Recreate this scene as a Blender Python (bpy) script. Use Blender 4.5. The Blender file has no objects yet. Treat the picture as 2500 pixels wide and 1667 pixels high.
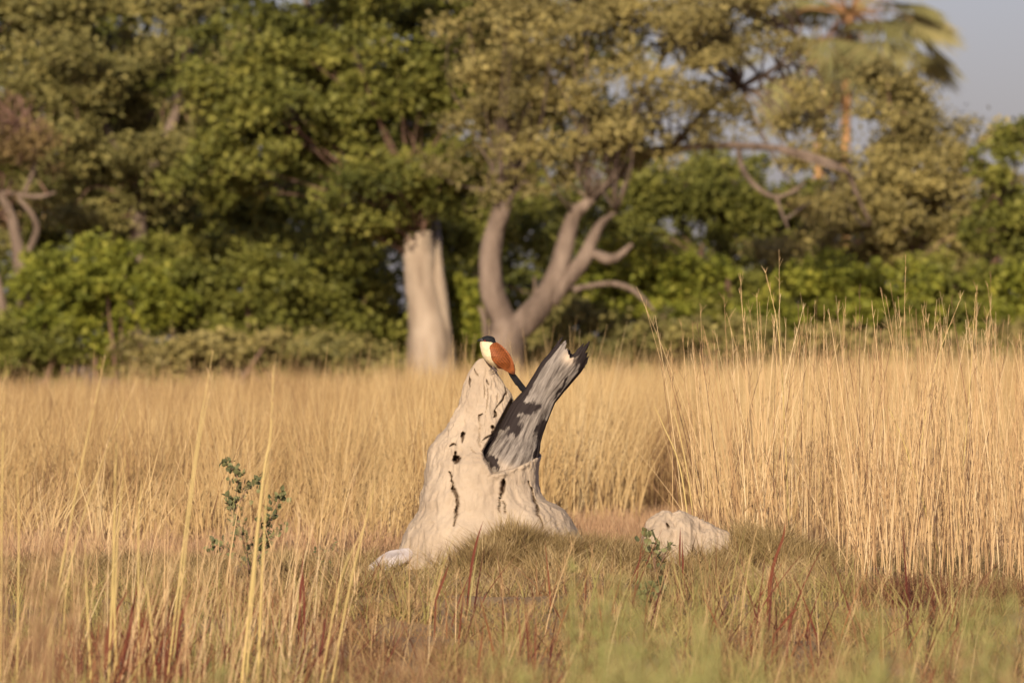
import bpy, math, random
import numpy as np
from mathutils import Vector

# ------------------------------------------------------------------ camera, sky, sun, exposure
scene = bpy.context.scene
S = 18400.0                 # photo pixels per metre at 1 m distance (telephoto)
CZ = 1.25                   # eye height above the ground, metres
col = scene.collection

cam_d = bpy.data.cameras.new('camera')
cam_d.sensor_width = 36.0
cam_d.lens = 36.0 * S / 2500.0
cam_d.clip_start = 0.5
cam_d.clip_end = 6000
cam_d.dof.use_dof = True
cam_d.dof.focus_distance = 39.8
cam_d.dof.aperture_fstop = 5.0
cam = bpy.data.objects.new('camera', cam_d)
cam.location = (0, 0, CZ)
cam.rotation_euler = (math.radians(90), 0, 0)
col.objects.link(cam)
scene.camera = cam

SUN_EL, SUN_AZ = math.radians(23), math.radians(11)      # behind the camera, to its left
sdir = Vector((-math.sin(SUN_AZ) * math.cos(SUN_EL), -math.cos(SUN_AZ) * math.cos(SUN_EL), math.sin(SUN_EL)))
world = bpy.data.worlds.new('World')
scene.world = world
world.use_nodes = True
wn = world.node_tree
bg = wn.nodes['Background']
sky = wn.nodes.new('ShaderNodeTexSky')
sky.sky_type = 'NISHITA'
sky.sun_disc = False
sky.sun_elevation = SUN_EL
sky.sun_rotation = math.atan2(sdir.x, sdir.y)
sky.altitude = 900
sky.air_density = 1.0
sky.dust_density = 3.0
sky.ozone_density = 1.5
tint = wn.nodes.new('ShaderNodeMixRGB')          # smoky dry-season air: slightly lilac
tint.blend_type = 'MULTIPLY'
tint.inputs[0].default_value = 1.0
tint.inputs[2].default_value = (1.02, 0.88, 1.08, 1)
wn.links.new(sky.outputs[0], tint.inputs[1])
wn.links.new(tint.outputs[0], bg.inputs[0])
bg.inputs[1].default_value = 0.075
sun_d = bpy.data.lights.new('sun', 'SUN')
sun_d.energy = 4.2
sun_d.angle = math.radians(0.5)
sun_d.color = (1.0, 0.84, 0.64)
sun = bpy.data.objects.new('sun', sun_d)
sun.rotation_euler = (-sdir).to_track_quat('-Z', 'Y').to_euler()
sun.location = (-20, -30, 30)
col.objects.link(sun)

scene.view_settings.view_transform = 'Standard'
scene.view_settings.look = 'None'
scene.view_settings.gamma = 1.0
scene.view_settings.exposure = 0.27
scene.cycles.max_bounces = 6
scene.cycles.diffuse_bounces = 3
scene.cycles.transmission_bounces = 3
scene.cycles.use_denoising = True

rng = np.random.default_rng(7)
random.seed(7)

# ------------------------------------------------------------------ helpers
def at(px, py, Y):
    """photo pixel + known distance -> world point"""
    return np.array(np.broadcast_arrays((px - 1250.0) * Y / S, Y, CZ - (py - 833.5) * Y / S), float)

def hash3(ix, iy, iz, seed):
    h = (ix.astype(np.int64) * 374761393 + iy.astype(np.int64) * 668265263 + iz.astype(np.int64) * 2147483647 + seed * 974711) & 0xFFFFFFFF
    h = ((h ^ (h >> 13)) * 1274126177) & 0xFFFFFFFF
    h = ((h ^ (h >> 16)) * 2246822519) & 0xFFFFFFFF
    return ((h ^ (h >> 15)) & 0xFFFFFF) / float(0xFFFFFF)

def vnoise(p, seed=0):
    p = np.asarray(p, float)
    i = np.floor(p).astype(np.int64)
    f = p - i
    f = f * f * (3 - 2 * f)
    r = 0
    for dx in (0, 1):
        for dy in (0, 1):
            for dz in (0, 1):
                w = (f[..., 0] if dx else 1 - f[..., 0]) * (f[..., 1] if dy else 1 - f[..., 1]) * (f[..., 2] if dz else 1 - f[..., 2])
                r = r + w * hash3(i[..., 0] + dx, i[..., 1] + dy, i[..., 2] + dz, seed)
    return r * 2 - 1

def fbm(p, octaves=4, seed=0, gain=0.5):
    p = np.asarray(p, float)
    a, s, t = 1.0, 0.0, 0.0
    for o in range(octaves):
        s = s + a * vnoise(p * (2.03 ** o) + 11.3 * o, seed + o)
        t += a
        a *= gain
    return s / t

def build(name, verts, faces, mat, parent=None, attrs=None, smooth=False, colors=None):
    """verts (n,3); faces (m,k) int array, or a list of such arrays -> ONE mesh object"""
    verts = np.asarray(verts, np.float32)
    if isinstance(faces, np.ndarray):
        faces = [faces]
    me = bpy.data.meshes.new(name)
    me.vertices.add(len(verts))
    me.vertices.foreach_set('co', verts.ravel())
    nl = sum(f.size for f in faces)
    nf = sum(len(f) for f in faces)
    me.loops.add(nl)
    me.polygons.add(nf)
    me.loops.foreach_set('vertex_index', np.concatenate([f.ravel() for f in faces]).astype(np.int32))
    tot = np.concatenate([np.full(len(f), f.shape[1]) for f in faces])
    start = np.concatenate([[0], np.cumsum(tot)[:-1]])
    me.polygons.foreach_set('loop_start', start.astype(np.int32))
    try:
        me.polygons.foreach_set('loop_total', tot.astype(np.int32))
    except Exception:
        pass
    if smooth:
        me.polygons.foreach_set('use_smooth', np.ones(nf, bool))
    for k, v in (attrs or {}).items():
        a = me.attributes.new(k, 'FLOAT', 'POINT')
        a.data.foreach_set('value', np.asarray(v, np.float32))
    if colors is not None:
        a = me.attributes.new('tone', 'FLOAT_COLOR', 'POINT')
        c = np.ones((len(verts), 4), np.float32)
        c[:, :3] = colors
        a.data.foreach_set('color', c.ravel())
    me.update(calc_edges=True)
    me.validate()
    if mat:
        me.materials.append(mat)
    o = bpy.data.objects.new(name, me)
    col.objects.link(o)
    if parent is not None:
        o.parent = parent
    return o

def tag(o, label=None, cat=None, group=None, kind=None):
    if label: o['label'] = label
    if cat: o['category'] = cat
    if group: o['group'] = group
    if kind: o['kind'] = kind
    return o

def empty(name, loc):
    o = bpy.data.objects.new(name, None)
    o.location = loc
    o.empty_display_size = 0.1
    col.objects.link(o)
    return o

def part(root, name, verts, faces, mat, **kw):
    """verts in world space -> child mesh of an (unrotated) root"""
    v = np.asarray(verts, float) - np.array(root.location)[None, :]
    return build(name, v, faces, mat, parent=root, **kw)

def spline(pts, n):
    """Catmull-Rom through pts, n samples"""
    P = np.asarray(pts, float)
    if len(P) == 2:
        t = np.linspace(0, 1, n)[:, None]
        return P[0] * (1 - t) + P[1] * t
    Q = np.vstack([2 * P[0] - P[1], P, 2 * P[-1] - P[-2]])
    m = len(P) - 1
    u = np.linspace(0, m, n)
    i = np.minimum(u.astype(int), m - 1)
    f = (u - i)[:, None]
    p0, p1, p2, p3 = Q[i], Q[i + 1], Q[i + 2], Q[i + 3]
    return 0.5 * ((2 * p1) + (-p0 + p2) * f + (2 * p0 - 5 * p1 + 4 * p2 - p3) * f ** 2 + (-p0 + 3 * p1 - 3 * p2 + p3) * f ** 3)

def tube(pts, radii, n=24, sides=10, bump=0.0, bscale=3.0, seed=0):
    """tapered bent tube -> verts, faces"""
    C = spline(pts, n)
    R = np.interp(np.linspace(0, 1, n), np.linspace(0, 1, len(radii)), radii)
    T = np.gradient(C, axis=0)
    T /= np.linalg.norm(T, axis=1)[:, None] + 1e-9
    ref = np.array([0.3, 1.0, 0.2])
    A = np.cross(T, ref); A /= np.linalg.norm(A, axis=1)[:, None] + 1e-9
    B = np.cross(T, A)
    th = np.linspace(0, 2 * np.pi, sides, endpoint=False)
    ring = A[:, None, :] * np.cos(th)[None, :, None] + B[:, None, :] * np.sin(th)[None, :, None]
    P = C[:, None, :] + ring * R[:, None, None]
    if bump:
        k = fbm(P * bscale, 3, seed)
        P = C[:, None, :] + ring * (R[:, None] * (1 + bump * k))[..., None]
    V = np.vstack([P.reshape(-1, 3), C[-1:] , C[:1]])
    i, j = np.meshgrid(np.arange(n - 1), np.arange(sides), indexing='ij')
    j2 = (j + 1) % sides
    F = np.stack([i * sides + j, i * sides + j2, (i + 1) * sides + j2, (i + 1) * sides + j], -1).reshape(-1, 4)
    e = n * sides
    jj = np.arange(sides)
    cap = np.stack([(n - 1) * sides + jj, (n - 1) * sides + (jj + 1) % sides, np.full(sides, e)], -1)
    cap2 = np.stack([(jj + 1) % sides, jj, np.full(sides, e + 1)], -1)
    return V, [F, np.vstack([cap, cap2])]

def join(items):
    vs, fs, off = [], {}, 0
    for V, F in items:
        if isinstance(F, np.ndarray): F = [F]
        for f in F:
            fs.setdefault(f.shape[1], []).append(f + off)
        vs.append(V); off += len(V)
    return np.vstack(vs), [np.vstack(fs[k]) for k in sorted(fs)]

def blades(base, h, lean, width, segs=3, yaw=None, bend=1.8, v=None, tip=0.1):
    """vectorised grass blades: base (n,3), h (n), lean (n,2) horizontal offset of the tip"""
    n = len(base)
    h = np.broadcast_to(h, n); width = np.broadcast_to(width, n)
    if yaw is None: yaw = rng.uniform(-0.9, 0.9, n)
    t = np.linspace(0, 1, segs + 1)
    P = base[:, None, :].repeat(segs + 1, 1)
    P[:, :, 0] += lean[:, 0:1] * t[None, :] ** bend
    P[:, :, 1] += lean[:, 1:2] * t[None, :] ** bend
    P[:, :, 2] += h[:, None] * t[None, :]
    w = width[:, None] * (1 - (1 - tip) * t[None, :] ** 1.5) * 0.5
    side = np.stack([np.cos(yaw), np.sin(yaw), np.zeros(n)], -1)
    L = P - side[:, None, :] * w[..., None]
    Rr = P + side[:, None, :] * w[..., None]
    V = np.stack([L, Rr], 2).reshape(-1, 3)
    k = (segs + 1) * 2
    s = np.arange(segs)
    f = np.stack([2 * s, 2 * s + 1, 2 * s + 3, 2 * s + 2], -1)
    F = (np.arange(n)[:, None, None] * k + f[None]).reshape(-1, 4)
    if v is None: v = rng.random(n)
    a = np.repeat(v, k)
    tt = np.tile(np.repeat(t, 2), n)
    return V, F, a, tt

def leaves(c, size, aspect=0.55, up=0.5, v=None, r=None):
    """diamond leaves with a fold: c (n,3), size (n)"""
    r = r or rng
    n = len(c)
    size = np.broadcast_to(size, n)
    N = r.normal(size=(n, 3)); N[:, 2] += up * 2; N[:, 1] -= 0.5
    N /= np.linalg.norm(N, axis=1)[:, None]
    A = np.cross(N, r.normal(size=(n, 3))); A /= np.linalg.norm(A, axis=1)[:, None] + 1e-9
    B = np.cross(N, A)
    hl = size[:, None] * 0.5
    V = np.stack([c - A * hl, c + B * hl * aspect + N * hl * 0.15, c + A * hl, c - B * hl * aspect + N * hl * 0.15], 1).reshape(-1, 3)
    F = np.arange(n * 4).reshape(n, 4)
    if v is None: v = r.random(n)
    return V, F, np.repeat(v, 4)

# ------------------------------------------------------------------ materials
def new_mat(name):
    m = bpy.data.materials.new(name)
    m.use_nodes = True
    nt = m.node_tree
    b = nt.nodes['Principled BSDF']
    b.inputs['Specular IOR Level'].default_value = 0.25
    b.inputs['Roughness'].default_value = 0.8
    return m, nt, b

def ramp_node(nt, stops):
    r = nt.nodes.new('ShaderNodeValToRGB')
    e = r.color_ramp.elements
    while len(e) < len(stops): e.new(0.5)
    for i, (p, c) in enumerate(stops):
        e[i].position = p
        e[i].color = (*c, 1)
    return r

def attr_mat(name, stops, attr='v', trans=0.0, rough=0.8, spec=0.2):
    m, nt, b = new_mat(name)
    a = nt.nodes.new('ShaderNodeAttribute'); a.attribute_name = attr
    r = ramp_node(nt, stops)
    nt.links.new(a.outputs['Fac'], r.inputs[0])
    nt.links.new(r.outputs[0], b.inputs['Base Color'])
    b.inputs['Roughness'].default_value = rough
    b.inputs['Specular IOR Level'].default_value = spec
    if trans:
        t = nt.nodes.new('ShaderNodeBsdfTranslucent')
        nt.links.new(r.outputs[0], t.inputs['Color'])
        mx = nt.nodes.new('ShaderNodeMixShader'); mx.inputs[0].default_value = trans
        nt.links.new(b.outputs[0], mx.inputs[1]); nt.links.new(t.outputs[0], mx.inputs[2])
        nt.links.new(mx.outputs[0], nt.nodes['Material Output'].inputs['Surface'])
    return m

def noise_mat(name, stops, scale=8.0, stretch=(1, 1, 1), bump=0.3, bscale=60.0, rough=0.85, bdist=0.01):
    m, nt, b = new_mat(name)
    tc = nt.nodes.new('ShaderNodeTexCoord')
    mp = nt.nodes.new('ShaderNodeMapping'); mp.inputs['Scale'].default_value = stretch
    nt.links.new(tc.outputs['Object'], mp.inputs[0])
    n = nt.nodes.new('ShaderNodeTexNoise'); n.inputs['Scale'].default_value = scale; n.inputs['Detail'].default_value = 8
    nt.links.new(mp.outputs[0], n.inputs[0])
    r = ramp_node(nt, stops)
    nt.links.new(n.outputs[0], r.inputs[0])
    nt.links.new(r.outputs[0], b.inputs['Base Color'])
    n2 = nt.nodes.new('ShaderNodeTexNoise'); n2.inputs['Scale'].default_value = bscale; n2.inputs['Detail'].default_value = 6
    nt.links.new(mp.outputs[0], n2.inputs[0])
    bp = nt.nodes.new('ShaderNodeBump'); bp.inputs['Strength'].default_value = bump; bp.inputs['Distance'].default_value = bdist
    nt.links.new(n2.outputs[0], bp.inputs['Height'])
    nt.links.new(bp.outputs[0], b.inputs['Normal'])
    b.inputs['Roughness'].default_value = rough
    return m

M = {}
M['ground'] = noise_mat('dry_earth', [(0.3, (0.20, 0.13, 0.065)), (0.55, (0.31, 0.21, 0.105)), (0.8, (0.40, 0.28, 0.14))], 1.5, bump=0.5, bscale=20)
M['gold'] = attr_mat('golden_grass', [(0, (0.20, 0.115, 0.06)), (0.25, (0.40, 0.265, 0.115)), (0.65, (0.57, 0.41, 0.19)), (1, (0.66, 0.51, 0.27))], trans=0.2)
M['pink'] = attr_mat('faded_grass', [(0, (0.26, 0.15, 0.08)), (0.5, (0.46, 0.29, 0.16)), (1, (0.60, 0.42, 0.24))], trans=0.2)
M['turf'] = attr_mat('dry_turf', [(0, (0.09, 0.052, 0.028)), (0.22, (0.21, 0.135, 0.06)), (0.36, (0.28, 0.205, 0.08)), (0.5, (0.36, 0.265, 0.115)), (0.8, (0.50, 0.37, 0.18)), (1, (0.62, 0.48, 0.26))], trans=0.2)
M['tall'] = attr_mat('straw_stem', [(0, (0.15, 0.085, 0.05)), (0.2, (0.40, 0.25, 0.12)), (0.6, (0.60, 0.42, 0.21)), (1, (0.70, 0.54, 0.31))], trans=0.1)
M['stalk'] = noise_mat('pale_stalk', [(0.3, (0.50, 0.37, 0.12)), (0.7, (0.68, 0.54, 0.24))], 3, (1, 1, 0.3), bump=0.1)
M['red'] = attr_mat('red_grass', [(0, (0.075, 0.02, 0.018)), (0.5, (0.17, 0.045, 0.03)), (1, (0.28, 0.12, 0.05))], trans=0.2)
M['mixed'] = attr_mat('foreground_grass', [(0, (0.12, 0.035, 0.028)), (0.2, (0.22, 0.10, 0.05)), (0.40, (0.34, 0.21, 0.095)), (0.62, (0.48, 0.33, 0.15)), (0.8, (0.34, 0.30, 0.095)), (1, (0.42, 0.36, 0.14))], trans=0.25)  # dark red blades; this dark end also stands in for shade in the gaps
M['greengrass'] = attr_mat('green_grass', [(0, (0.26, 0.27, 0.08)), (0.6, (0.38, 0.38, 0.13)), (1, (0.52, 0.46, 0.20))], trans=0.3)
M['brownhead'] = attr_mat('brown_seed_heads', [(0, (0.30, 0.17, 0.09)), (1, (0.52, 0.35, 0.18))], trans=0.3)
def leafmat(name, d, m_, l): return attr_mat(name, [(0, d), (0.55, m_), (1, l)], trans=0.16, rough=0.6, spec=0.2)
M['leaf_dark'] = leafmat('dense_green_leaf', (0.07, 0.08, 0.018), (0.165, 0.17, 0.034), (0.30, 0.285, 0.062))
M['leaf_olive'] = leafmat('olive_leaf', (0.10, 0.098, 0.034), (0.225, 0.205, 0.066), (0.37, 0.32, 0.105))
M['leaf_acacia'] = leafmat('grey_green_leaf', (0.14, 0.12, 0.048), (0.29, 0.245, 0.088), (0.46, 0.38, 0.13))
M['leaf_bright'] = leafmat('bright_green_leaf', (0.10, 0.12, 0.018), (0.22, 0.235, 0.032), (0.36, 0.34, 0.05))
M['leaf_shrub'] = leafmat('shrub_leaf', (0.085, 0.095, 0.02), (0.175, 0.18, 0.034), (0.28, 0.27, 0.055))
M['leaf_brown'] = leafmat('withered_leaf', (0.10, 0.07, 0.032), (0.20, 0.14, 0.058), (0.31, 0.22, 0.085))
M['leaf_sapling'] = leafmat('sapling_leaf', (0.075, 0.085, 0.04), (0.16, 0.17, 0.075), (0.28, 0.28, 0.12))
M['palm'] = leafmat('palm_frond', (0.16, 0.16, 0.06), (0.27, 0.25, 0.10), (0.40, 0.34, 0.15))
M['bark'] = noise_mat('grey_brown_bark', [(0.3, (0.10, 0.072, 0.052)), (0.5, (0.19, 0.142, 0.105)), (0.75, (0.31, 0.24, 0.18))], 5, (1, 1, 0.3), bump=0.9, bscale=16, bdist=0.06)
M['bark_pale'] = noise_mat('pale_bark', [(0.3, (0.22, 0.165, 0.115)), (0.5, (0.36, 0.285, 0.205)), (0.75, (0.48, 0.39, 0.29))], 4.5, (1, 1, 0.3), bump=0.6, bscale=12, bdist=0.04)
M['bark_palm'] = noise_mat('palm_bark', [(0.3, (0.36, 0.19, 0.08)), (0.7, (0.52, 0.31, 0.15))], 4, (1, 1, 3), bump=0.4, bscale=6)
M['twig'] = noise_mat('reddish_twig', [(0.3, (0.16, 0.09, 0.06)), (0.7, (0.30, 0.19, 0.14))], 5, bump=0.2)

# clay of the termite mound: fine pitted grain, cracks carved in the mesh, thin dust streaks
def clay_mat():
    m, nt, b = new_mat('termite_clay')
    tc = nt.nodes.new('ShaderNodeTexCoord')
    n = nt.nodes.new('ShaderNodeTexNoise'); n.inputs['Scale'].default_value = 5; n.inputs['Detail'].default_value = 9; n.inputs['Roughness'].default_value = 0.62
    nt.links.new(tc.outputs['Object'], n.inputs[0])
    r = ramp_node(nt, [(0.28, (0.38, 0.298, 0.21)), (0.5, (0.485, 0.39, 0.278)), (0.72, (0.575, 0.47, 0.34))])
    nt.links.new(n.outputs[0], r.inputs[0])
    a = nt.nodes.new('ShaderNodeAttribute'); a.attribute_name = 'v'      # shade of holes and cracks, painted into the clay colour
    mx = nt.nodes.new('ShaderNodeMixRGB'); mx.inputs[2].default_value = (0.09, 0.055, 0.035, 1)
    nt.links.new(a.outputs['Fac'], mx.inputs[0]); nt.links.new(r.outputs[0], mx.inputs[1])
    nt.links.new(mx.outputs[0], b.inputs['Base Color'])
    mp = nt.nodes.new('ShaderNodeMapping'); mp.inputs['Scale'].default_value = (1, 1, 0.28)
    nt.links.new(tc.outputs['Object'], mp.inputs[0])
    n2 = nt.nodes.new('ShaderNodeTexNoise'); n2.inputs['Scale'].default_value = 55; n2.inputs['Detail'].default_value = 8; n2.inputs['Roughness'].default_value = 0.7
    nt.links.new(mp.outputs[0], n2.inputs[0])
    bp = nt.nodes.new('ShaderNodeBump'); bp.inputs['Strength'].default_value = 0.75; bp.inputs['Distance'].default_value = 0.014
    nt.links.new(n2.outputs[0], bp.inputs['Height'])
    nt.links.new(bp.outputs[0], b.inputs['Normal'])
    b.inputs['Roughness'].default_value = 0.95
    b.inputs['Specular IOR Level'].default_value = 0.1
    return m
M['clay'] = clay_mat()

# burnt grey wood: silver fibres along the log (object Z), char by vertex mask
def wood_mat():
    m, nt, b = new_mat('burnt_silver_wood')
    tc = nt.nodes.new('ShaderNodeTexCoord')
    mp = nt.nodes.new('ShaderNodeMapping'); mp.inputs['Scale'].default_value = (14, 14, 1.6)
    nt.links.new(tc.outputs['Object'], mp.inputs[0])
    n = nt.nodes.new('ShaderNodeTexNoise'); n.inputs['Scale'].default_value = 3.0; n.inputs['Detail'].default_value = 9; n.inputs['Roughness'].default_value = 0.65
    nt.links.new(mp.outputs[0], n.inputs[0])
    r = ramp_node(nt, [(0.32, (0.05, 0.038, 0.033)), (0.44, (0.16, 0.138, 0.115)), (0.56, (0.27, 0.238, 0.20)), (0.75, (0.42, 0.375, 0.315))])
    nt.links.new(n.outputs[0], r.inputs[0])
    a = nt.nodes.new('ShaderNodeAttribute'); a.attribute_name = 'v'
    a2 = nt.nodes.new('ShaderNodeAttribute'); a2.attribute_name = 'pale'
    n3 = nt.nodes.new('ShaderNodeTexNoise'); n3.inputs['Scale'].default_value = 5; n3.inputs['Detail'].default_value = 7
    mp3 = nt.nodes.new('ShaderNodeMapping'); mp3.inputs['Scale'].default_value = (9, 9, 1.6)
    nt.links.new(tc.outputs['Object'], mp3.inputs[0]); nt.links.new(mp3.outputs[0], n3.inputs[0])
    ad = nt.nodes.new('ShaderNodeMath'); ad.operation = 'MULTIPLY_ADD'; ad.inputs[1].default_value = 1.5
    n3.inputs['Roughness'].default_value = 0.68
    sb = nt.nodes.new('ShaderNodeMath'); sb.operation = 'SUBTRACT'; sb.inputs[1].default_value = 0.22
    nt.links.new(a.outputs['Fac'], sb.inputs[0])
    nt.links.new(n3.outputs[0], ad.inputs[0]); nt.links.new(sb.outputs[0], ad.inputs[2])
    rr = ramp_node(nt, [(0.78, (0, 0, 0)), (0.95, (0.72, 0.72, 0.72)), (1.1, (0.97, 0.97, 0.97))])
    nt.links.new(ad.outputs[0], rr.inputs[0])
    mp_ = nt.nodes.new('ShaderNodeMixRGB'); mp_.inputs[2].default_value = (0.62, 0.50, 0.36, 1)
    nt.links.new(a2.outputs['Fac'], mp_.inputs[0]); nt.links.new(r.outputs[0], mp_.inputs[1])
    mx = nt.nodes.new('ShaderNodeMixRGB'); mx.inputs[2].default_value = (0.022, 0.015, 0.014, 1)
    nt.links.new(rr.outputs[0], mx.inputs[0]); nt.links.new(mp_.outputs[0], mx.inputs[1])
    nt.links.new(mx.outputs[0], b.inputs['Base Color'])
    bp = nt.nodes.new('ShaderNodeBump'); bp.inputs['Strength'].default_value = 0.7; bp.inputs['Distance'].default_value = 0.012
    nt.links.new(n.outputs[0], bp.inputs['Height']); nt.links.new(bp.outputs[0], b.inputs['Normal'])
    b.inputs['Roughness'].default_value = 0.8
    return m
M['wood'] = wood_mat()

def tone_mat(name, rough=0.7, scale=60, amount=0.25, stretch=(1, 1, 1)):
    m, nt, b = new_mat(name)
    a = nt.nodes.new('ShaderNodeAttribute'); a.attribute_name = 'tone'
    tc = nt.nodes.new('ShaderNodeTexCoord')
    mp = nt.nodes.new('ShaderNodeMapping'); mp.inputs['Scale'].default_value = stretch
    nt.links.new(tc.outputs['Object'], mp.inputs[0])
    n = nt.nodes.new('ShaderNodeTexNoise'); n.inputs['Scale'].default_value = scale; n.inputs['Detail'].default_value = 5
    nt.links.new(mp.outputs[0], n.inputs[0])
    r = ramp_node(nt, [(0.3, (1 - amount,) * 3), (0.7, (1 + amount * 0.3,) * 3)])
    nt.links.new(n.outputs[0], r.inputs[0])
    mx = nt.nodes.new('ShaderNodeMixRGB'); mx.blend_type = 'MULTIPLY'; mx.inputs[0].default_value = 1
    nt.links.new(a.outputs['Color'], mx.inputs[1]); nt.links.new(r.outputs[0], mx.inputs[2])
    nt.links.new(mx.outputs[0], b.inputs['Base Color'])
    bp = nt.nodes.new('ShaderNodeBump'); bp.inputs['Strength'].default_value = 0.4; bp.inputs['Distance'].default_value = 0.004
    nt.links.new(n.outputs[0], bp.inputs['Height']); nt.links.new(bp.outputs[0], b.inputs['Normal'])
    b.inputs['Roughness'].default_value = rough
    return m
M['plumage'] = tone_mat('plumage', 0.75, 70, 0.2)
M['wing'] = tone_mat('rufous_feathers', 0.6, 40, 0.4)
M['tailf'] = noise_mat('black_feather', [(0.3, (0.006, 0.006, 0.007)), (0.7, (0.018, 0.015, 0.016))], 30, bump=0.2, rough=0.6)
M['tailf'].node_tree.nodes['Principled BSDF'].inputs['Specular IOR Level'].default_value = 0.12
M['bill'] = noise_mat('black_bill', [(0.3, (0.012, 0.012, 0.012)), (0.7, (0.03, 0.028, 0.026))], 40, bump=0.05, rough=0.35)
M['eye'] = noise_mat('red_eye', [(0.3, (0.20, 0.012, 0.012)), (0.7, (0.32, 0.02, 0.02))], 40, bump=0.0, rough=0.1)
M['legskin'] = noise_mat('grey_leg_skin', [(0.3, (0.10, 0.075, 0.07)), (0.7, (0.18, 0.14, 0.13))], 40, bump=0.2)

# ------------------------------------------------------------------ ground
HUM = [  # (x, y, height, sx, sy): low grassy hummocks
    (-0.03, 39.2, 0.12, 0.13, 0.25), (0.22, 39.3, 0.07, 0.22, 0.3), (1.30, 40.1, 0.17, 0.22, 0.35), (0.62, 39.5, 0.05, 0.25, 0.4),
    (1.9, 39.4, 0.04, 0.4, 0.5), (0.6, 39.9, 0.03, 1.6, 0.8), (-1.2, 39.6, 0.03, 0.8, 0.6)]
def ground_z(x, y):
    z = 0.02 * vnoise(np.stack([x * 0.9, y * 0.9, 0 * x], -1), 3) + 0.025 * vnoise(np.stack([x * 3.1, y * 3.1, 0 * x], -1), 4) + 0.03 * vnoise(np.stack([x * 0.15, y * 0.15, 0 * x], -1), 5)
    q = np.clip((38.2 - y) / 7.0, 0, 1)
    z = z - 0.25 * q * q * (3 - 2 * q)                 # bank falling away towards the water's edge
    for hx, hy, h, sx, sy in HUM:
        z = z + h * np.exp(-((x - hx) / sx) ** 2 * 0.7 - ((y - hy) / sy) ** 2 * 0.7)
    return z

def sheet(xs, ys):
    X, Y = np.meshgrid(xs, ys)
    Z = ground_z(X, Y)
    V = np.stack([X, Y, Z], -1).reshape(-1, 3)
    nx, ny = len(xs), len(ys)
    i, j = np.meshgrid(np.arange(ny - 1), np.arange(nx - 1), indexing='ij')
    F = np.stack([i * nx + j, i * nx + j + 1, (i + 1) * nx + j + 1, (i + 1) * nx + j], -1).reshape(-1, 4)
    return V, F
gx = np.unique(np.concatenate([np.linspace(-3000, -30, 14), np.linspace(-30, -5, 20), np.linspace(-5, 5, 90), np.linspace(5, 30, 20), np.linspace(30, 3000, 14)]))
gy = np.unique(np.concatenate([np.linspace(-60, 0, 6), np.linspace(0, 30, 30), np.linspace(30, 48, 110), np.linspace(48, 150, 60), np.linspace(150, 5000, 20)]))
V, F = sheet(gx, gy)
tag(build('ground', V, F, M['ground'], smooth=True), 'dry sandy ground of the floodplain under the grass', 'ground', kind='structure')

# ------------------------------------------------------------------ termite mound
def seg_dist(x, z, pts):
    d = np.full(x.shape, 1e9); par = np.zeros(x.shape)
    for k in range(len(pts) - 1):
        a, b = pts[k], pts[k + 1]
        ab = b - a
        t = np.clip(((x - a[0]) * ab[0] + (z - a[1]) * ab[1]) / (ab @ ab), 0, 1)
        dd = np.hypot(x - a[0] - t * ab[0], z - a[1] - t * ab[1])
        m = dd < d
        d = np.where(m, dd, d); par = np.where(m, (k + t) / (len(pts) - 1), par)
    return d, par
def p2(px, py, Y=40.0): 
    q = at(px, py, Y); return np.array([q[0], q[2]])

YM = 40.0
rows = [  # photo y, left x, right x of the outline
    (876, 1170, 1186), (882, 1163, 1193), (892, 1154, 1201), (907, 1145, 1214), (920, 1135, 1221), (938, 1129, 1231), (964, 1125, 1245),
    (985, 1118, 1256), (1005, 1108, 1264), (1020, 1098, 1270), (1050, 1082, 1283), (1080, 1064, 1298), (1100, 1053, 1312), (1112, 1051, 1320),
    (1140, 1049, 1316), (1180, 1038, 1318), (1203, 1028, 1325), (1220, 1021, 1336), (1230, 1018, 1356), (1245, 1014, 1378), (1268, 1000, 1392),
    (1295, 985, 1405), (1320, 979, 1416), (1342, 972, 1424), (1370, 955, 1432), (1400, 935, 1440), (1440, 925, 1450)]
R_ = np.array(rows, float)
nz, nt_ = 300, 280
yy = np.linspace(876, 1440, nz)
wob = np.interp(yy, R_[:, 0], np.arange(len(R_)))
zl = at(0, yy, YM)[2]
xl = (np.interp(yy, R_[:, 0], R_[:, 1]) - 1250) * YM / S
xr = (np.interp(yy, R_[:, 0], R_[:, 2]) - 1250) * YM / S
cx, hw = (xl + xr) / 2, (xr - xl) / 2
hd = np.interp(yy, [876, 900, 1000, 1100, 1130, 1240, 1300, 1440], [0.015, 0.05, 0.12, 0.215, 0.285, 0.35, 0.42, 0.5])
th = np.linspace(0, 2 * np.pi, nt_, endpoint=False)
ct, st = np.cos(th), np.sin(th)
X = cx[:, None] + hw[:, None] * ct[None]
Yv = YM - hd[:, None] * np.sign(st)[None] * np.abs(st)[None] ** 0.85
Z = zl[:, None].repeat(nt_, 1)
P = np.stack([X, Yv, Z], -1)
nrm = np.stack([ct[None].repeat(nz, 0), -st[None].repeat(nz, 0), np.zeros((nz, nt_))], -1)
fade = np.clip((yy - 876) / 60, 0.15, 1)[:, None]
big = fbm(P * np.array([5, 5, 3.0]), 3, 21) * 0.035
mid = fbm(P * np.array([22, 22, 9.0]), 4, 31) * 0.014
rid = np.abs(fbm(P * np.array([30, 30, 5.0]), 3, 41)) * -0.018        # vertical runnels
fine = fbm(P * np.array([90, 90, 60.0]), 3, 51) * 0.003
P = P + nrm * ((big + mid + rid) * fade + fine)[..., None]
front = np.clip(-(P[..., 1] - YM) / 0.03, 0, 1)
dep = np.zeros(X.shape); darkv = np.zeros(X.shape)
wig = fbm(P * 30, 3, 61) * 0.011
px_, pz_ = P[..., 0] + wig, P[..., 2] + wig * 0.6
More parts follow.
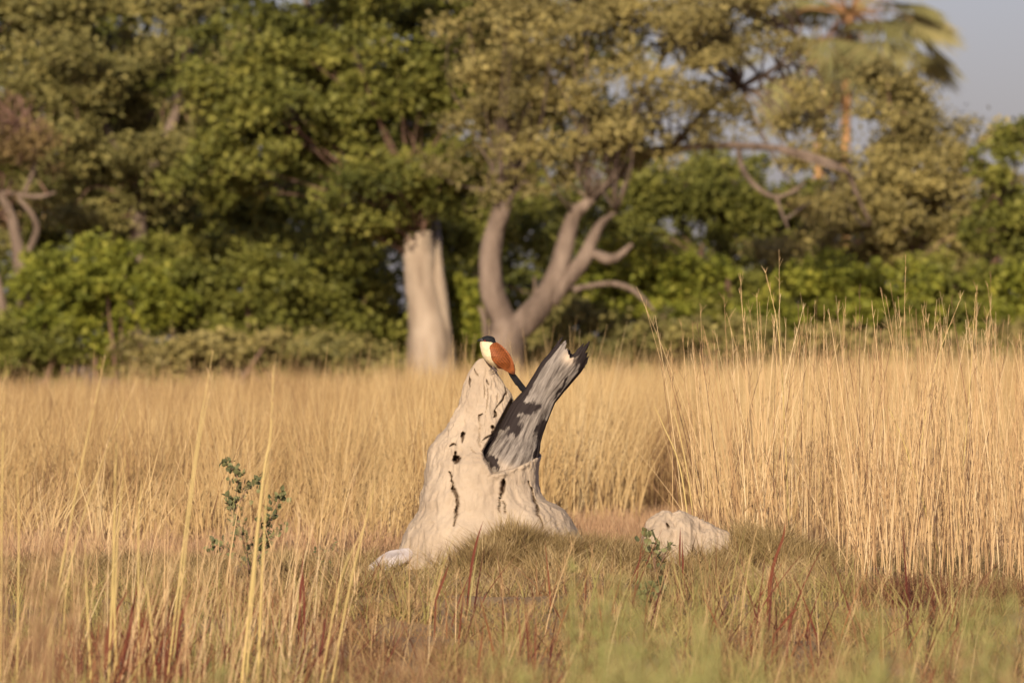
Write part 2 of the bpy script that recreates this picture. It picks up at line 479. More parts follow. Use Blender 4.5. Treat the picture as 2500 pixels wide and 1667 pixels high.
def carve(pts, w, depth, dark=0.9, taper=True):
    global dep, darkv
    q = [p2(*a) for a in pts]
    d, par = seg_dist(px_, pz_, q)
    ww = w * (np.clip(np.sin(np.pi * np.clip(par * 0.9 + 0.08, 0, 1)), 0.25, 1) if taper else 1)
    k = np.clip(1.35 - d / ww, 0, 1)
    dep = np.maximum(dep, k * depth * front)
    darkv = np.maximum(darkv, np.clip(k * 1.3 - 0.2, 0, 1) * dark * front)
def hole(px, py, rx, ry, depth, dark=1.0):
    global dep, darkv
    c = p2(px, py)
    d = np.hypot((px_ - c[0]) / (rx / 460), (pz_ - c[1]) / (ry / 460))
    k = np.clip((1.25 - d) * 2.2, 0, 1)
    dep = np.maximum(dep, k * depth * front)
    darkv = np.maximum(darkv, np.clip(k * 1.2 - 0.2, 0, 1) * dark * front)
# long fissures and termite holes
carve([(1098, 1150), (1106, 1185), (1114, 1205), (1117, 1230), (1113, 1255), (1110, 1280)], 0.009, 0.06)
carve([(1114, 1215), (1118, 1235), (1112, 1275)], 0.006, 0.05)
carve([(1229, 1168), (1227, 1185), (1223, 1212)], 0.0115, 0.08, 1.0)
carve([(1221, 1212), (1218, 1240), (1221, 1252)], 0.004, 0.03, 0.7)
carve([(1225, 1212), (1231, 1232), (1234, 1252)], 0.004, 0.03, 0.7)
carve([(1290, 1172), (1300, 1200), (1310, 1232), (1316, 1255), (1326, 1285)], 0.007, 0.05)
carve([(1317, 1175), (1322, 1200)], 0.005, 0.03, 0.8)
carve([(1296, 1120), (1292, 1150)], 0.004, 0.02, 0.5)
hole(1115, 1119, 7, 10, 0.11)
carve([(1113, 1103), (1115, 1118)], 0.006, 0.06, 1.0, False)
hole(1130, 1060, 4, 6, 0.06)
carve([(1128, 1056), (1138, 1060)], 0.006, 0.04)
carve([(1132, 1062), (1131, 1078)], 0.006, 0.04)
carve([(1100, 1088), (1106, 1083), (1114, 1086)], 0.006, 0.035, 0.8)
carve([(1208, 1000), (1212, 1012), (1206, 1018)], 0.009, 0.06)
hole(1203, 1042, 4, 5, 0.05)
carve([(1203, 1045), (1199, 1062), (1186, 1068), (1178, 1076)], 0.0045, 0.03, 0.8)
carve([(1171, 1028), (1169, 1015), (1180, 1009)], 0.005, 0.03, 0.7)
carve([(1234, 942), (1236, 958), (1228, 975), (1220, 985), (1209, 1000)], 0.005, 0.035, 0.75)
carve([(1147, 918), (1148, 930), (1148, 945)], 0.0045, 0.03, 0.7)
carve([(1161, 899), (1164, 912), (1167, 918)], 0.0035, 0.02, 0.55)
carve([(1189, 926), (1190, 934), (1196, 938)], 0.0045, 0.025, 0.55)
carve([(1190, 940), (1192, 980), (1186, 1010)], 0.003, 0.015, 0.35)
carve([(1182, 936), (1183, 975)], 0.003, 0.015, 0.3)
carve([(1216, 960), (1214, 985)], 0.003, 0.015, 0.35)
carve([(1171, 1055), (1172, 1085), (1176, 1100)], 0.004, 0.02, 0.5)
carve([(1150, 1090), (1158, 1100), (1170, 1106)], 0.003, 0.015, 0.4)
carve([(1168, 1010), (1172, 1060), (1162, 1085)], 0.003, 0.015, 0.3)
# socket the burnt log sits in
LB = np.array([1245.0, 1128.0]); Ld = np.array([0.480, -0.877]); Ln = np.array([0.877, 0.480])
gpx = P[..., 0] * S / YM + 1250; gpy = 833.5 - (P[..., 2] - CZ) * S / YM
lu = (gpx - LB[0]) * Ld[0] + (gpy - LB[1]) * Ld[1]
lv = (gpx - LB[0]) * Ln[0] + (gpy - LB[1]) * Ln[1]
ub = np.interp(lv, [-78, -60, -25, 11, 35, 53, 75], [0, -22, -36, -6, 24, 48, 60])
ub = ub + fbm(np.stack([lv * 0.06, 0 * lv, 0 * lv], -1), 3, 88) * 7
ins = np.clip((lu - ub + 6) / 7, 0, 1) * np.clip((lv + 73) / 4, 0, 1) * np.clip((74 - lv) / 10, 0, 1)
dep = dep + ins * front * 0.16
P[..., 1] += dep
# raised crumbly lip below the log
lip = np.exp(-((lu - ub + 14) / 10.0) ** 2) * np.clip((70 - np.abs(lv)) / 20, 0, 1) * front
P[..., 1] -= lip * (0.010 + 0.012 * fbm(P * 60, 3, 89))
V = P.reshape(-1, 3)
top = np.array([[cx[0], YM, zl[0] + 0.004]])
V = np.vstack([V, top])
i, j = np.meshgrid(np.arange(nz - 1), np.arange(nt_), indexing='ij'); j2 = (j + 1) % nt_
F = np.stack([i * nt_ + j, (i + 1) * nt_ + j, (i + 1) * nt_ + j2, i * nt_ + j2], -1).reshape(-1, 4)
jj = np.arange(nt_)
capf = np.stack([jj, (jj + 1) % nt_, np.full(nt_, nz * nt_)], -1)
mound = empty('termite_mound', (0.0, YM, 0.0))
tag(mound, 'tall pale clay termite mound with dark cracks and a bird on its peak', 'termite mound')
part(mound, 'clay_body', V, [F, capf], M['clay'], attrs={'v': np.append(darkv.ravel(), 0)}, smooth=True)

# clay crumbs fallen at its foot
def pebble(c, r, seed, squash=0.7):
    th_ = np.linspace(0, 2 * np.pi, 10, endpoint=False); ph = np.linspace(0.001, np.pi - 0.001, 7)
    A, B = np.meshgrid(ph, th_, indexing='ij')
    U = np.stack([np.sin(A) * np.cos(B), np.sin(A) * np.sin(B), np.cos(A) * squash], -1)
    U = U * (r * (1 + 0.35 * fbm(U * 1.7 + seed * 3.1, 2, seed)))[..., None] + c
    i, j = np.meshgrid(np.arange(6), np.arange(10), indexing='ij'); j2 = (j + 1) % 10
    return U.reshape(-1, 3), np.stack([i * 10 + j, (i + 1) * 10 + j, (i + 1) * 10 + j2, i * 10 + j2], -1).reshape(-1, 4)

# bleached slab leaning on the mound's left foot
def slab(A, B, half_w, half_h, n=40, sides=28, seed=1):
    A, B = np.array(A), np.array(B)
    t = np.linspace(0, 1, n)
    C = A[None] * (1 - t[:, None]) + B[None] * t[:, None]
    C[:, 2] += 0.02 * np.sin(t * np.pi)
    T = (B - A) / np.linalg.norm(B - A)
    side = np.cross(T, [0, 0, 1.0]); side /= np.linalg.norm(side); up = np.cross(side, T)
    prof = np.clip(np.sin(np.pi * np.clip(t * 0.93 + 0.05, 0, 1)), 0, 1) ** 0.45
    a = np.linspace(0, 2 * np.pi, sides, endpoint=False)
    ca = np.sign(np.cos(a)) * np.abs(np.cos(a)) ** 0.7; sa = np.sign(np.sin(a)) * np.abs(np.sin(a)) ** 0.7
    P = C[:, None] + side * (ca[None] * half_w * prof[:, None])[..., None] + up * (sa[None] * half_h * prof[:, None])[..., None]
    P = P + up * (fbm(P * 18, 4, seed) * 0.012)[..., None] + side * (fbm(P * 11, 3, seed + 9) * 0.02)[..., None]
    i, j = np.meshgrid(np.arange(n - 1), np.arange(sides), indexing='ij'); j2 = (j + 1) % sides
    F = np.stack([i * sides + j, (i + 1) * sides + j, (i + 1) * sides + j2, i * sides + j2], -1).reshape(-1, 4)
    e = n * sides; jj = np.arange(sides)
    Vv = np.vstack([P.reshape(-1, 3), C[:1], C[-1:]])
    caps = np.vstack([np.stack([jj, (jj + 1) % sides, np.full(sides, e)], -1), np.stack([(n - 1) * sides + (jj + 1) % sides, (n - 1) * sides + jj, np.full(sides, e + 1)], -1)])
    return Vv, [F, caps]
M['bleached'] = noise_mat('bleached_crust', [(0.3, (0.48, 0.42, 0.38)), (0.7, (0.68, 0.62, 0.57))], 9, bump=0.5, bscale=45)
V, F = slab(at(903, 1412, 39.55), at(1016, 1338, 39.88), 0.085, 0.028)
tag(build('clay_slab', V, F, M['bleached'], smooth=True), 'whitish bleached slab lying against the left foot of the tall mound', 'slab')

# small mound to the right
nxs, nys = 150, 110
sx = np.linspace(1552, 1812, nxs)
top_y = np.interp(sx, [1552, 1566, 1576, 1590, 1602, 1619, 1632, 1641, 1648, 1658, 1670, 1687, 1704, 1730, 1755, 1780, 1800, 1812],
                  [1430, 1310, 1275, 1262, 1252, 1245, 1246, 1252, 1250, 1244, 1246, 1256, 1266, 1276, 1288, 1300, 1340, 1430])
Hs = np.maximum(at(0, top_y, YM)[2], -0.08)
xs = (sx - 1250) * YM / S
dy = np.linspace(-1, 1, nys)
XX, DD = np.meshgrid(xs, dy)
prof = (1 - np.abs(DD) ** 2.4)
ZZ = -0.1 + (Hs[None] + 0.1) * np.clip(prof, 0, 1) ** 0.8
YY = YM - 0.05 + DD * (0.18 + 0.25 * np.clip(Hs, 0, 1)[None])
Q = np.stack([XX, YY, ZZ], -1)
nd = fbm(Q * np.array([14, 14, 10.]), 4, 71) * 0.03 - np.abs(fbm(Q * np.array([26, 10, 10.]), 3, 77)) * 0.03 + fbm(Q * 70, 3, 79) * 0.004
Q[..., 2] += nd * np.clip(prof * 2, 0, 1) * 0.55
Q[..., 1] -= nd * 0.7
dk = np.zeros(XX.shape)
c = p2(1629, 1277); dd = np.hypot((XX - c[0] - (ZZ - c[1]) * -0.5) / 0.006, (ZZ - c[1]) / 0.011)
kk = np.clip((1.3 - dd) * 2, 0, 1) * (DD < 0); Q[..., 1] += kk * 0.05; dk = np.maximum(dk, kk)
i, j = np.meshgrid(np.arange(nys - 1), np.arange(nxs - 1), indexing='ij')
F = np.stack([i * nxs + j, i * nxs + j + 1, (i + 1) * nxs + j + 1, (i + 1) * nxs + j], -1).reshape(-1, 4)
sm = build('small_mound', Q.reshape(-1, 3) - np.array([1.0, YM, 0]), F, M['clay'], attrs={'v': dk.ravel()}, smooth=True)
sm.location = (1.0, YM, 0)
tag(sm, 'low pale clay hump with one dark hole, half sunk in dry grass', 'termite mound')

# ------------------------------------------------------------------ burnt log
def build_log():
    nu, ns = 180, 150
    YL = YM - 0.07
    k = YL / S
    a = np.linspace(0, 2 * np.pi, ns, endpoint=False)
    ca, sa = np.cos(a), np.sin(a)
    U_ = np.array([-70, -13, 25, 53, 77, 100, 125, 179, 215, 253, 277, 306, 345.])
    Lf = np.array([-74, -74, -66, -62, -64, -65, -65, -53, -51, -50, -45, -40, -30.])
    Rf = np.array([66, 66, 62, 53, 43, 38, 34, 27, 34, 42, 47, 48, 42.])
    t = np.linspace(0, 1, nu)
    vend = -8 + 48 * ca                                   # rough v of each side line, for the end cuts
    ubot = np.interp(vend * 1.5, [-74, -25, 11, 53], [-14, -34, -6, 24]) - 26
    nz_ = fbm(np.stack([ca * 3.2, sa * 3.2, 0 * ca], -1), 4, 5)
    spike = np.interp(vend, [-58, -44, -36, -26, -14, 0, 12, 20, 27, 34, 42], [285, 322, 318, 300, 297, 300, 308, 342, 318, 322, 300])
    utop = np.where(sa > -0.1, spike, 300 + 22 * nz_) + nz_ * 9 + fbm(np.stack([ca * 14, sa * 14, 0 * ca], -1), 2, 8) * 7
    U = ubot[None] * (1 - t[:, None]) + utop[None] * t[:, None]
    l = np.interp(U, U_, Lf); r = np.interp(U, U_, Rf)
    c = (l + r) / 2; h = (r - l) / 2
    rnd = np.clip(t / 0.07, 0, 1) ** 0.5 * 0.45 + 0.55        # rounded lower end
    fib = fbm(np.stack([ca[None] * 9 + U * 0.002, sa[None] * 9 + 0 * U, U * 0.012], -1), 4, 15)
    twist = fbm(np.stack([ca[None] * 3 + U * 0.004, sa[None] * 3 + 0 * U, U * 0.006], -1), 3, 25)
    groove = -np.abs(fbm(np.stack([ca[None] * 7 - U * 0.006, sa[None] * 7 + 0 * U, U * 0.004], -1), 3, 35))
    f = rnd[:, None] * (1 + 0.05 * fib + 0.05 * twist + 0.09 * groove)
    v = c + h * ca[None] * f
    d = h * sa[None] * f * 0.9
    # object frame: z along the log, x across it
    P = np.stack([v * k, -d * k, U * k], -1)
    wx = c / h
    # char: burnt left flank, patches, right underside, lower-left rim and broken top
    q_ = np.stack([v * 0.045 + 0 * U, 0 * U, U * 0.02], -1)
    du, dv = fbm(q_, 4, 45, 0.65) * 34, fbm(q_ + 7.7, 4, 46, 0.65) * 17
    def blob(u0, v0, ru, rv): return np.exp(-((U + du - u0) / ru) ** 2 - ((v + dv - v0) / rv) ** 2)
    char = 0.9 * np.clip((-0.80 - ca[None]) / 0.18 + 0.55, 0, 1) * (U > 60) * np.ones_like(U)
    char = np.maximum(char, 0.85 * np.clip((ca[None] - 0.90) / 0.1 + 0.3, 0, 1) * np.ones_like(U))
    for b in ((120, -52, 40, 20), (140, -22, 22, 24), (165, -48, 40, 9), (88, -46, 20, 30), (72, -26, 22, 14), (40, -64, 44, 10), (-8, -66, 26, 14), (-26, -40, 12, 26),
              (100, 30, 34, 9), (304, 32, 28, 17), (328, 22, 22, 20), (318, -36, 16, 10), (286, 42, 20, 9), (60, 48, 34, 7), (190, -46, 60, 6), (260, -46, 60, 7), (222, 26, 30, 5)):
        char = np.maximum(char, 0.95 * blob(*b))
    char = np.maximum(char, (sa[None] < -0.25) * 0.6)
    pale = np.exp(-((U - 290) / 14) ** 2 - ((v - 4) / 15) ** 2) + 0.5 * np.exp(-((U + 20) / 14) ** 2 - ((v - 10) / 50) ** 2)
    V = P.reshape(-1, 3)
    # hollow broken top: three inner rings
    inner, ich, ipl = [], [], []
    for q, (s, dz) in enumerate(((0.72, -6), (0.5, -22), (0.2, -34))):
        vv = c[-1] + h[-1] * ca * s; d2 = h[-1] * sa * s * 0.9
        uu = utop * (0.5 if q == 0 else 0.1) + (1 - (0.5 if q == 0 else 0.1)) * 298 + dz + nz_ * 6
        inner.append(np.stack([vv * k, -d2 * k, uu * k], -1)); ich.append(np.full(ns, 0.75)); ipl.append(np.zeros(ns))
    V = np.vstack([V] + inner + [np.array([[c[-1].mean() * k, 0, 262 * k]]), np.array([[0, 0, -22 * k]])])
    cv = np.concatenate([char.ravel()] + ich + [[0.8, 0.8]]); pv = np.concatenate([pale.ravel()] + ipl + [[0, 0]])
    i, j = np.meshgrid(np.arange(nu + 2), np.arange(ns), indexing='ij'); j2 = (j + 1) % ns
    F = np.stack([i * ns + j, i * ns + j2, (i + 1) * ns + j2, (i + 1) * ns + j], -1).reshape(-1, 4)
    e = (nu + 3) * ns; jj = np.arange(ns)
    caps = np.vstack([np.stack([(nu + 2) * ns + jj, (nu + 2) * ns + (jj + 1) % ns, np.full(ns, e)], -1), np.stack([(jj + 1) % ns, jj, np.full(ns, e + 1)], -1)])
    root = empty('burnt_log', tuple(at(LB[0], LB[1], YL)))
    ang = math.atan2(Ld[0], -Ld[1])
    root.rotation_euler = (math.radians(-3), ang, 0)
    build('trunk_shell', V, [F, caps], M['wood'], parent=root, attrs={'v': cv, 'pale': np.clip(pv, 0, 1)}, smooth=True)
    # loose charred splinters at the broken end
    for q, (v0, u0, u1, w) in enumerate(((-36, 296, 330, 5), (16, 292, 340, 8), (26, 296, 352, 9), (34, 290, 326, 8), (42, 288, 320, 7))):
        pts = [(v0 * k, -8 * k, u0 * k), ((v0 + 1) * k, -9 * k, (u0 + u1) / 2 * k), ((v0 + 3) * k, -6 * k, u1 * k)]
        tv, tf = tube(pts, [w * k, w * k * 0.8, w * k * 0.15], 14, 9, 0.5, 60, q)
        build('splinter', tv, tf, M['wood'], parent=root, attrs={'v': np.full(len(tv), 0.8), 'pale': np.zeros(len(tv))}, smooth=False)
    tag(root, 'charred grey log slanting up from the tall mound, broken jagged top', 'log')
build_log()

# ------------------------------------------------------------------ bird
def build_bird():
    YB = 39.93
    k = YB / S
    base = at(1203, 897, YB)
    root = empty('bird', tuple(base))
    tag(root, 'bird with black cap, cream breast and rufous wing perched on the mound peak', 'bird')
    rows = np.array([(819.8, 1188, 1195), (820.8, 1183, 1200.5), (822.5, 1178.5, 1204.5), (825, 1175.5, 1207), (828.5, 1173.8, 1208.5), (832, 1173, 1209.5), (836, 1172, 1211.5), (842, 1172, 1218),
                     (850, 1173, 1227), (860, 1175, 1235), (870, 1178.5, 1241), (880, 1185, 1245.5), (888, 1193, 1247), (894, 1202, 1245), (898, 1212, 1242), (900.5, 1221, 1238)])
    nr, ns = 90, 56
    y = np.linspace(rows[0, 0], rows[-1, 0], nr)
    l = np.interp(y, rows[:, 0], rows[:, 1]); r = np.interp(y, rows[:, 0], rows[:, 2])
    ker = np.array([1, 2, 3, 2, 1]) / 9.0
    l[2:-2] = np.convolve(l, ker, 'valid'); r[2:-2] = np.convolve(r, ker, 'valid')
    c, h = (l + r) / 2, (r - l) / 2
    dep = np.interp(y, [819.8, 820.8, 823, 830, 838, 850, 870, 885, 900], [2, 7, 11, 14.5, 16, 23, 27, 23, 6])
    a = np.linspace(0, 2 * np.pi, ns, endpoint=False)
    X = c[:, None] + h[:, None] * np.cos(a); D = dep[:, None] * np.sin(a); Yp = y[:, None].repeat(ns, 1)
    fl = fbm(np.stack([X * 0.25, D * 0.25, Yp * 0.12], -1), 3, 3)
    X = X + np.cos(a) * fl * 1.0; D = D + np.sin(a) * fl * 1.0
    P = np.stack([(X - 1203) * k, -D * k, -(Yp - 897) * k], -1)
    # plumage regions
    cap = np.clip((835.0 + (X - 1190) * 0.06 + 4.0 * np.clip((X - 1199) / 8, 0, 1) - Yp + fl * 0.8) / 1.2, 0, 1)
    ruf = np.clip((X - (1205 + (Yp - 838) * 0.10 + fl * 2)) / 4, 0, 1) * np.clip((Yp - 834) / 3, 0, 1)
    cream = np.array([0.80, 0.67, 0.42]); low = np.array([0.62, 0.50, 0.30]); blk = np.array([0.014, 0.015, 0.017]); rf = np.array([0.26, 0.075, 0.022])
    tt = np.clip((Yp - 870) / 25, 0, 1)[..., None]
    C = cream * (1 - tt) + low * tt
    C = C * (1 - ruf[..., None]) + rf * ruf[..., None]
    C = C * (1 - cap[..., None]) + blk * cap[..., None]
    V = np.vstack([P.reshape(-1, 3), [[(c[0] - 1203) * k, 0, -(y[0] - 0.3 - 897) * k]], [[(c[-1] - 1203) * k, 0, -(y[-1] + 0.5 - 897) * k]]])
    Cc = np.vstack([C.reshape(-1, 3), [blk], [low]])
    i, j = np.meshgrid(np.arange(nr - 1), np.arange(ns), indexing='ij'); j2 = (j + 1) % ns
    F = np.stack([i * ns + j, i * ns + j2, (i + 1) * ns + j2, (i + 1) * ns + j], -1).reshape(-1, 4)[:, ::-1]
    e = nr * ns; jj = np.arange(ns)
    caps = np.vstack([np.stack([jj, (jj + 1) % ns, np.full(ns, e)], -1), np.stack([(nr - 1) * ns + (jj + 1) % ns, (nr - 1) * ns + jj, np.full(ns, e + 1)], -1)])
    build('body', V, [F, caps], M['plumage'], parent=root, colors=Cc, smooth=True)
    def loc(px, py, d=0.0): return np.array([(px - 1203) * k, -d * k, -(py - 897) * k])
    # hooked bill
    bv, bf = tube([loc(1180, 829.8, 5), loc(1173, 829.8, 5), loc(1168.5, 831, 5.5), loc(1165.6, 834, 6)], [4.8 * k, 4.0 * k, 2.6 * k, 0.5 * k], 16, 12)
    build('bill', bv, bf, M['bill'], parent=root, smooth=True)
    # eye, both sides
    for s in (1, -1):
        c0 = loc(1184.0, 832.0, 0); d0 = 12.6 * s
        ev, ef = pebble(c0 + np.array([0, -d0 * k, 0]), 2.4 * k, 3, 0.9)
        eo = build('eye', ev, ef, M['eye'], parent=root, smooth=True)
        pv, pf = pebble(c0 + np.array([-0.1 * k, -(d0 + 1.7 * s) * k, 0]), 1.1 * k, 4, 0.9)
        build('pupil', pv, pf, M['bill'], parent=eo, smooth=True)
    # folded wings: overlapping rows of feathers over a shaped shell
    out = np.array([(1204, 838), (1197, 844), (1195.5, 849), (1198, 861), (1200.5, 875), (1208, 886), (1223, 898), (1240, 908), (1250, 913), (1256.5, 913.5), (1256, 900), (1252, 882), (1245, 866), (1234, 852), (1219, 839), (1210, 836)])
    for s in (1, -1):
        A0, B0 = np.array([1203.0, 838]), np.array([1254.0, 912]); ax = B0 - A0; Ln_ = np.hypot(*ax); ax /= Ln_; pn = np.array([-ax[1], ax[0]])
        oc = spline(np.vstack([out, out[:1]]), 200)
        uu = (oc - A0) @ ax; vv = (oc - A0) @ pn
        nu_, nv_ = 60, 40
        us = np.linspace(uu.min() + 0.2, uu.max() - 0.2, nu_)
        P, CC = [], []
        for u in us:
            cr = []
            for q in range(len(uu) - 1):
                if (uu[q] - u) * (uu[q + 1] - u) <= 0 and uu[q] != uu[q + 1]:
                    cr.append(vv[q] + (vv[q + 1] - vv[q]) * (u - uu[q]) / (uu[q + 1] - uu[q]))
            lo, hi = (min(cr), max(cr)) if len(cr) > 1 else (0, 0.1)
            w = np.linspace(0, 1, nv_)
            v_ = lo + (hi - lo) * w
            pos = A0 + ax * u + pn * v_[:, None]
            bc = np.interp(pos[:, 1], y, c); bh = np.interp(pos[:, 1], y, h); bd = np.interp(pos[:, 1], y, dep)
            e_ = np.clip(1 - ((pos[:, 0] - bc) / bh) ** 2, 0, 1) ** 0.5
            dd = np.sqrt((bd * e_) ** 2 + np.interp(u, [0, 40, 70, 92], [7, 12, 11, 6]) ** 2) + 0.8
            fe = np.abs(((w * 7 + u * 0.012) % 1) - 0.5) * 2                    # long flight feathers
            sc = ((u * 0.16 + 0.5 * np.floor(w * 7)) % 1)                        # covert scallops on the shoulder
            mixc = np.clip((u - 38) / 10, 0, 1)
            dd = dd + 1.0 * fe * mixc + 1.1 * (1 - sc) * (1 - mixc)
            P.append(np.stack([(pos[:, 0] - 1203) * k, -dd * k * s, -(pos[:, 1] - 897) * k], -1))
            br = (0.5 + 0.7 * fe) * mixc + (0.62 + 0.6 * sc) * (1 - mixc)
            tip = np.clip((u - 80) / 10, 0, 1)
            base_c = np.array([0.30, 0.088, 0.022]) * br[:, None]
            CC.append(base_c * (1 - tip * 0.8) + np.array([0.03, 0.015, 0.012]) * tip * 0.8)
        P = np.array(P); CC = np.array(CC)
        i, j = np.meshgrid(np.arange(nu_ - 1), np.arange(nv_ - 1), indexing='ij')
        F = np.stack([i * nv_ + j, i * nv_ + j + 1, (i + 1) * nv_ + j + 1, (i + 1) * nv_ + j], -1).reshape(-1, 4)
        wo = build('wing', P.reshape(-1, 3), F, M['wing'], parent=root, colors=CC.reshape(-1, 3), smooth=True)
        so = wo.modifiers.new('thickness', 'SOLIDIFY'); so.thickness = 0.004; so.offset = 0 
        # pale-edged flight feather tips along the rear edge
        for q, (fx, fy) in enumerate(((1246, 872), (1250, 880), (1253, 888), (1255, 896))):
            tv, tf = tube([loc(fx, fy, 6 * s), loc(fx + 2.5, fy + 5, 5 * s), loc(fx + 3.2, fy + 10, 4 * s)], [1.6 * k, 1.5 * k, 0.3 * k], 8, 6)
            tc_ = np.tile(np.array([0.34, 0.22, 0.10]) if q % 2 else np.array([0.05, 0.03, 0.02]), (len(tv), 1))
            build('feather', tv, tf, M['wing'], parent=wo, colors=tc_, smooth=True)
    # tail: long black feathers, slightly fanned
    for q in range(6):
        o = (q - 2.5)
        p0 = np.array([1244 + o * 1.2, 905 - o * 0.6]); p1 = np.array([1283 + o * 2.1, 960 - o * 1.3]); 
        if q == 0: p1 = p0 + (p1 - p0) * 0.62
        if q == 1: p1 = p0 + (p1 - p0) * 0.9
        d = p1 - p0; d /= np.hypot(*d); n = np.array([-d[1], d[0]])
        t = np.linspace(0, 1, 14)
        w = 3.3 * np.clip(np.minimum(0.5 + t * 2, (1.02 - t) * 9), 0.05, 1)
        cc = p0 + (p1 - p0) * t[:, None]
        V_ = []
        for sgn in (-1, 0, 1):
            pp = cc + n * (w * sgn)[:, None]
            V_.append(np.stack([(pp[:, 0] - 1203) * k, np.full(14, (-2 + o * 0.5 - (1.0 if sgn == 0 else 0)) * k), -(pp[:, 1] - 897) * k], -1))
        V_ = np.stack(V_, 1).reshape(-1, 3)
        i, j = np.meshgrid(np.arange(13), np.arange(2), indexing='ij')
        F = np.stack([i * 3 + j, i * 3 + j + 1, (i + 1) * 3 + j + 1, (i + 1) * 3 + j], -1).reshape(-1, 4)
        fo = build('tail_feather', V_, F, M['tailf'], parent=root, smooth=True)
        so = fo.modifiers.new('thickness', 'SOLIDIFY'); so.thickness = 0.0012
    # legs and toes
    for s, x0 in ((1, 1204), (-1, 1208)):
        lv, lf = tube([loc(x0 + 3, 889, 8 * s), loc(x0 + 1, 894, 9 * s), loc(x0, 898, 9 * s)], [2.4 * k, 1.5 * k, 1.2 * k], 8, 8)
        lo = build('leg', lv, lf, M['legskin'], parent=root, smooth=True)
        for (tx, ty, td) in ((-11, 9, 3), (-8, 5, 7), (6, 12, 4), (9, 10, -3)):
            tv, tf = tube([loc(x0, 897.5, 9 * s), loc(x0 + tx * 0.5, 897.5 + ty * 0.35, 9 * s + td * 0.7), loc(x0 + tx, 898 + ty, 9 * s + td)], [1.2 * k, 1.0 * k, 0.35 * k], 8, 6)
            build('toe', tv, tf, M['legskin'], parent=lo, smooth=True)
build_bird()

# ------------------------------------------------------------------ grass around the mounds
MOUND_X0, MOUND_X1 = (975 - 1250) / 460, (1412 - 1250) / 460
def in_mound(x, y):
    a = ((x - 0.02) / 0.47) ** 2 + ((y - YM) / 0.40) ** 2 < 1
    b = ((x - 0.93) / 0.24) ** 2 + ((y - YM + 0.05) / 0.24) ** 2 < 1
    c = (np.abs(x + 0.62) < 0.16) & (np.abs(y - 39.5) < 0.14)
    return a | b | c
def frame_half(Y): return 1250 * Y / S

def turf(n, y0, y1, x0, x1, hfun, width, vfun, clump=0.0, lean=0.7, segs=2, r=rng):
    y = r.uniform(y0, y1, n); x = r.uniform(x0, x1, n)
    if clump:
        nc = max(1, n // 45)
        cxs, cys = r.uniform(x0, x1, nc), r.uniform(y0, y1, nc)
        q = r.integers(0, nc, n)
        rad = r.rayleigh(clump, n); an = r.uniform(0, 2 * np.pi, n)
        x = cxs[q] + rad * np.cos(an); y = cys[q] + rad * np.sin(an)
    m = ~in_mound(x, y)
    x, y = x[m], y[m]
    n = len(x)
    z = ground_z(x, y)
    h = hfun(x, y) * r.uniform(0.45, 1.15, n)
    ang = r.uniform(0, 2 * np.pi, n); L = h * lean * r.random(n)
    ln = np.stack([np.cos(ang) * L, np.sin(ang) * L], -1)
    v = np.clip(vfun(x, y) + r.normal(0, 0.2, n), 0, 1)
    return blades(np.stack([x, y, z - 0.01], -1), h, ln, r.uniform(0.6, 1.3, n) * width, segs, r.uniform(-1.4, 1.4, n), 1.5, v)

def stuff(name, parts, mat, label, cat):
    V, F = join([(p[0], p[1]) for p in parts])
    v = np.concatenate([p[2] for p in parts])
    return tag(build(name, V, F, mat, attrs={'v': v}), label, cat, kind='stuff')

patch = lambda x, y, s, sd: vnoise(np.stack([x * s, y * s, 0 * x], -1), sd)
# cropped dry turf round the mounds: matted, curling, with tufts standing out of it
tv_ = lambda x, y: 0.5 + 0.22 * patch(x, y, 2.2, 91) + 0.34 * patch(x, y, 9, 92)
hh = lambda x, y: 0.105 * (1 + 0.5 * patch(x, y, 5, 93))
t1 = turf(34000, 37.0, 41.2, -3.4, 3.4, hh, 0.0046, tv_, clump=0.04, lean=1.9, segs=3)
t2 = turf(11000, 37.0, 41.2, -3.4, 3.4, lambda x, y: 0.06 + 0 * x, 0.006, tv_, lean=2.4)
hum = []
for hx, hy, h_, sx_, sy_ in HUM[:4]:
    hum.append(turf(4200, hy - sy_ * 1.7, hy + sy_ * 1.2, hx - sx_ * 2.0, hx + sx_ * 2.0, lambda x, y: 0.12 * (1 + 0.5 * patch(x, y, 14, 66)), 0.0048, lambda x, y: 0.5 + 0.42 * patch(x, y, 13, 67), clump=0.022, lean=1.6, segs=3))
for cxp, cyp, hp in ((1236, 39.15, .17), (1210, 39.1, .13), (1262, 39.1, .15), (1180, 39.05, .12), (1290, 39.2, .14), (1325, 39.2, .13), (1150, 39.0, .10), (1370, 39.2, .14), (1420, 39.3, .14), (1470, 39.4, .15), (1520, 39.5, .14),
                     (1120, 39.0, .09), (1790, 39.7, .15), (1830, 39.8, .17), (1870, 39.7, .16), (1910, 39.8, .15), (1750, 39.6, .13), (1960, 39.6, .15), (700, 39.3, .15), (760, 39.3, .14), (860, 39.4, .13), (620, 39.2, .15), (1690, 39.45, .09), (1575, 39.6, .12)):
    xc = (cxp - 1250) * cyp / S
    hum.append(turf(150, cyp - .05, cyp + .05, xc - .05, xc + .05, lambda x, y: hp + 0 * x, 0.0042, lambda x, y: 0.55 + 0 * x, lean=0.75, segs=3))
stuff('dry_turf', [t1, t2] + hum, M['turf'], 'short tangled dry turf around the two clay mounds', 'grass')

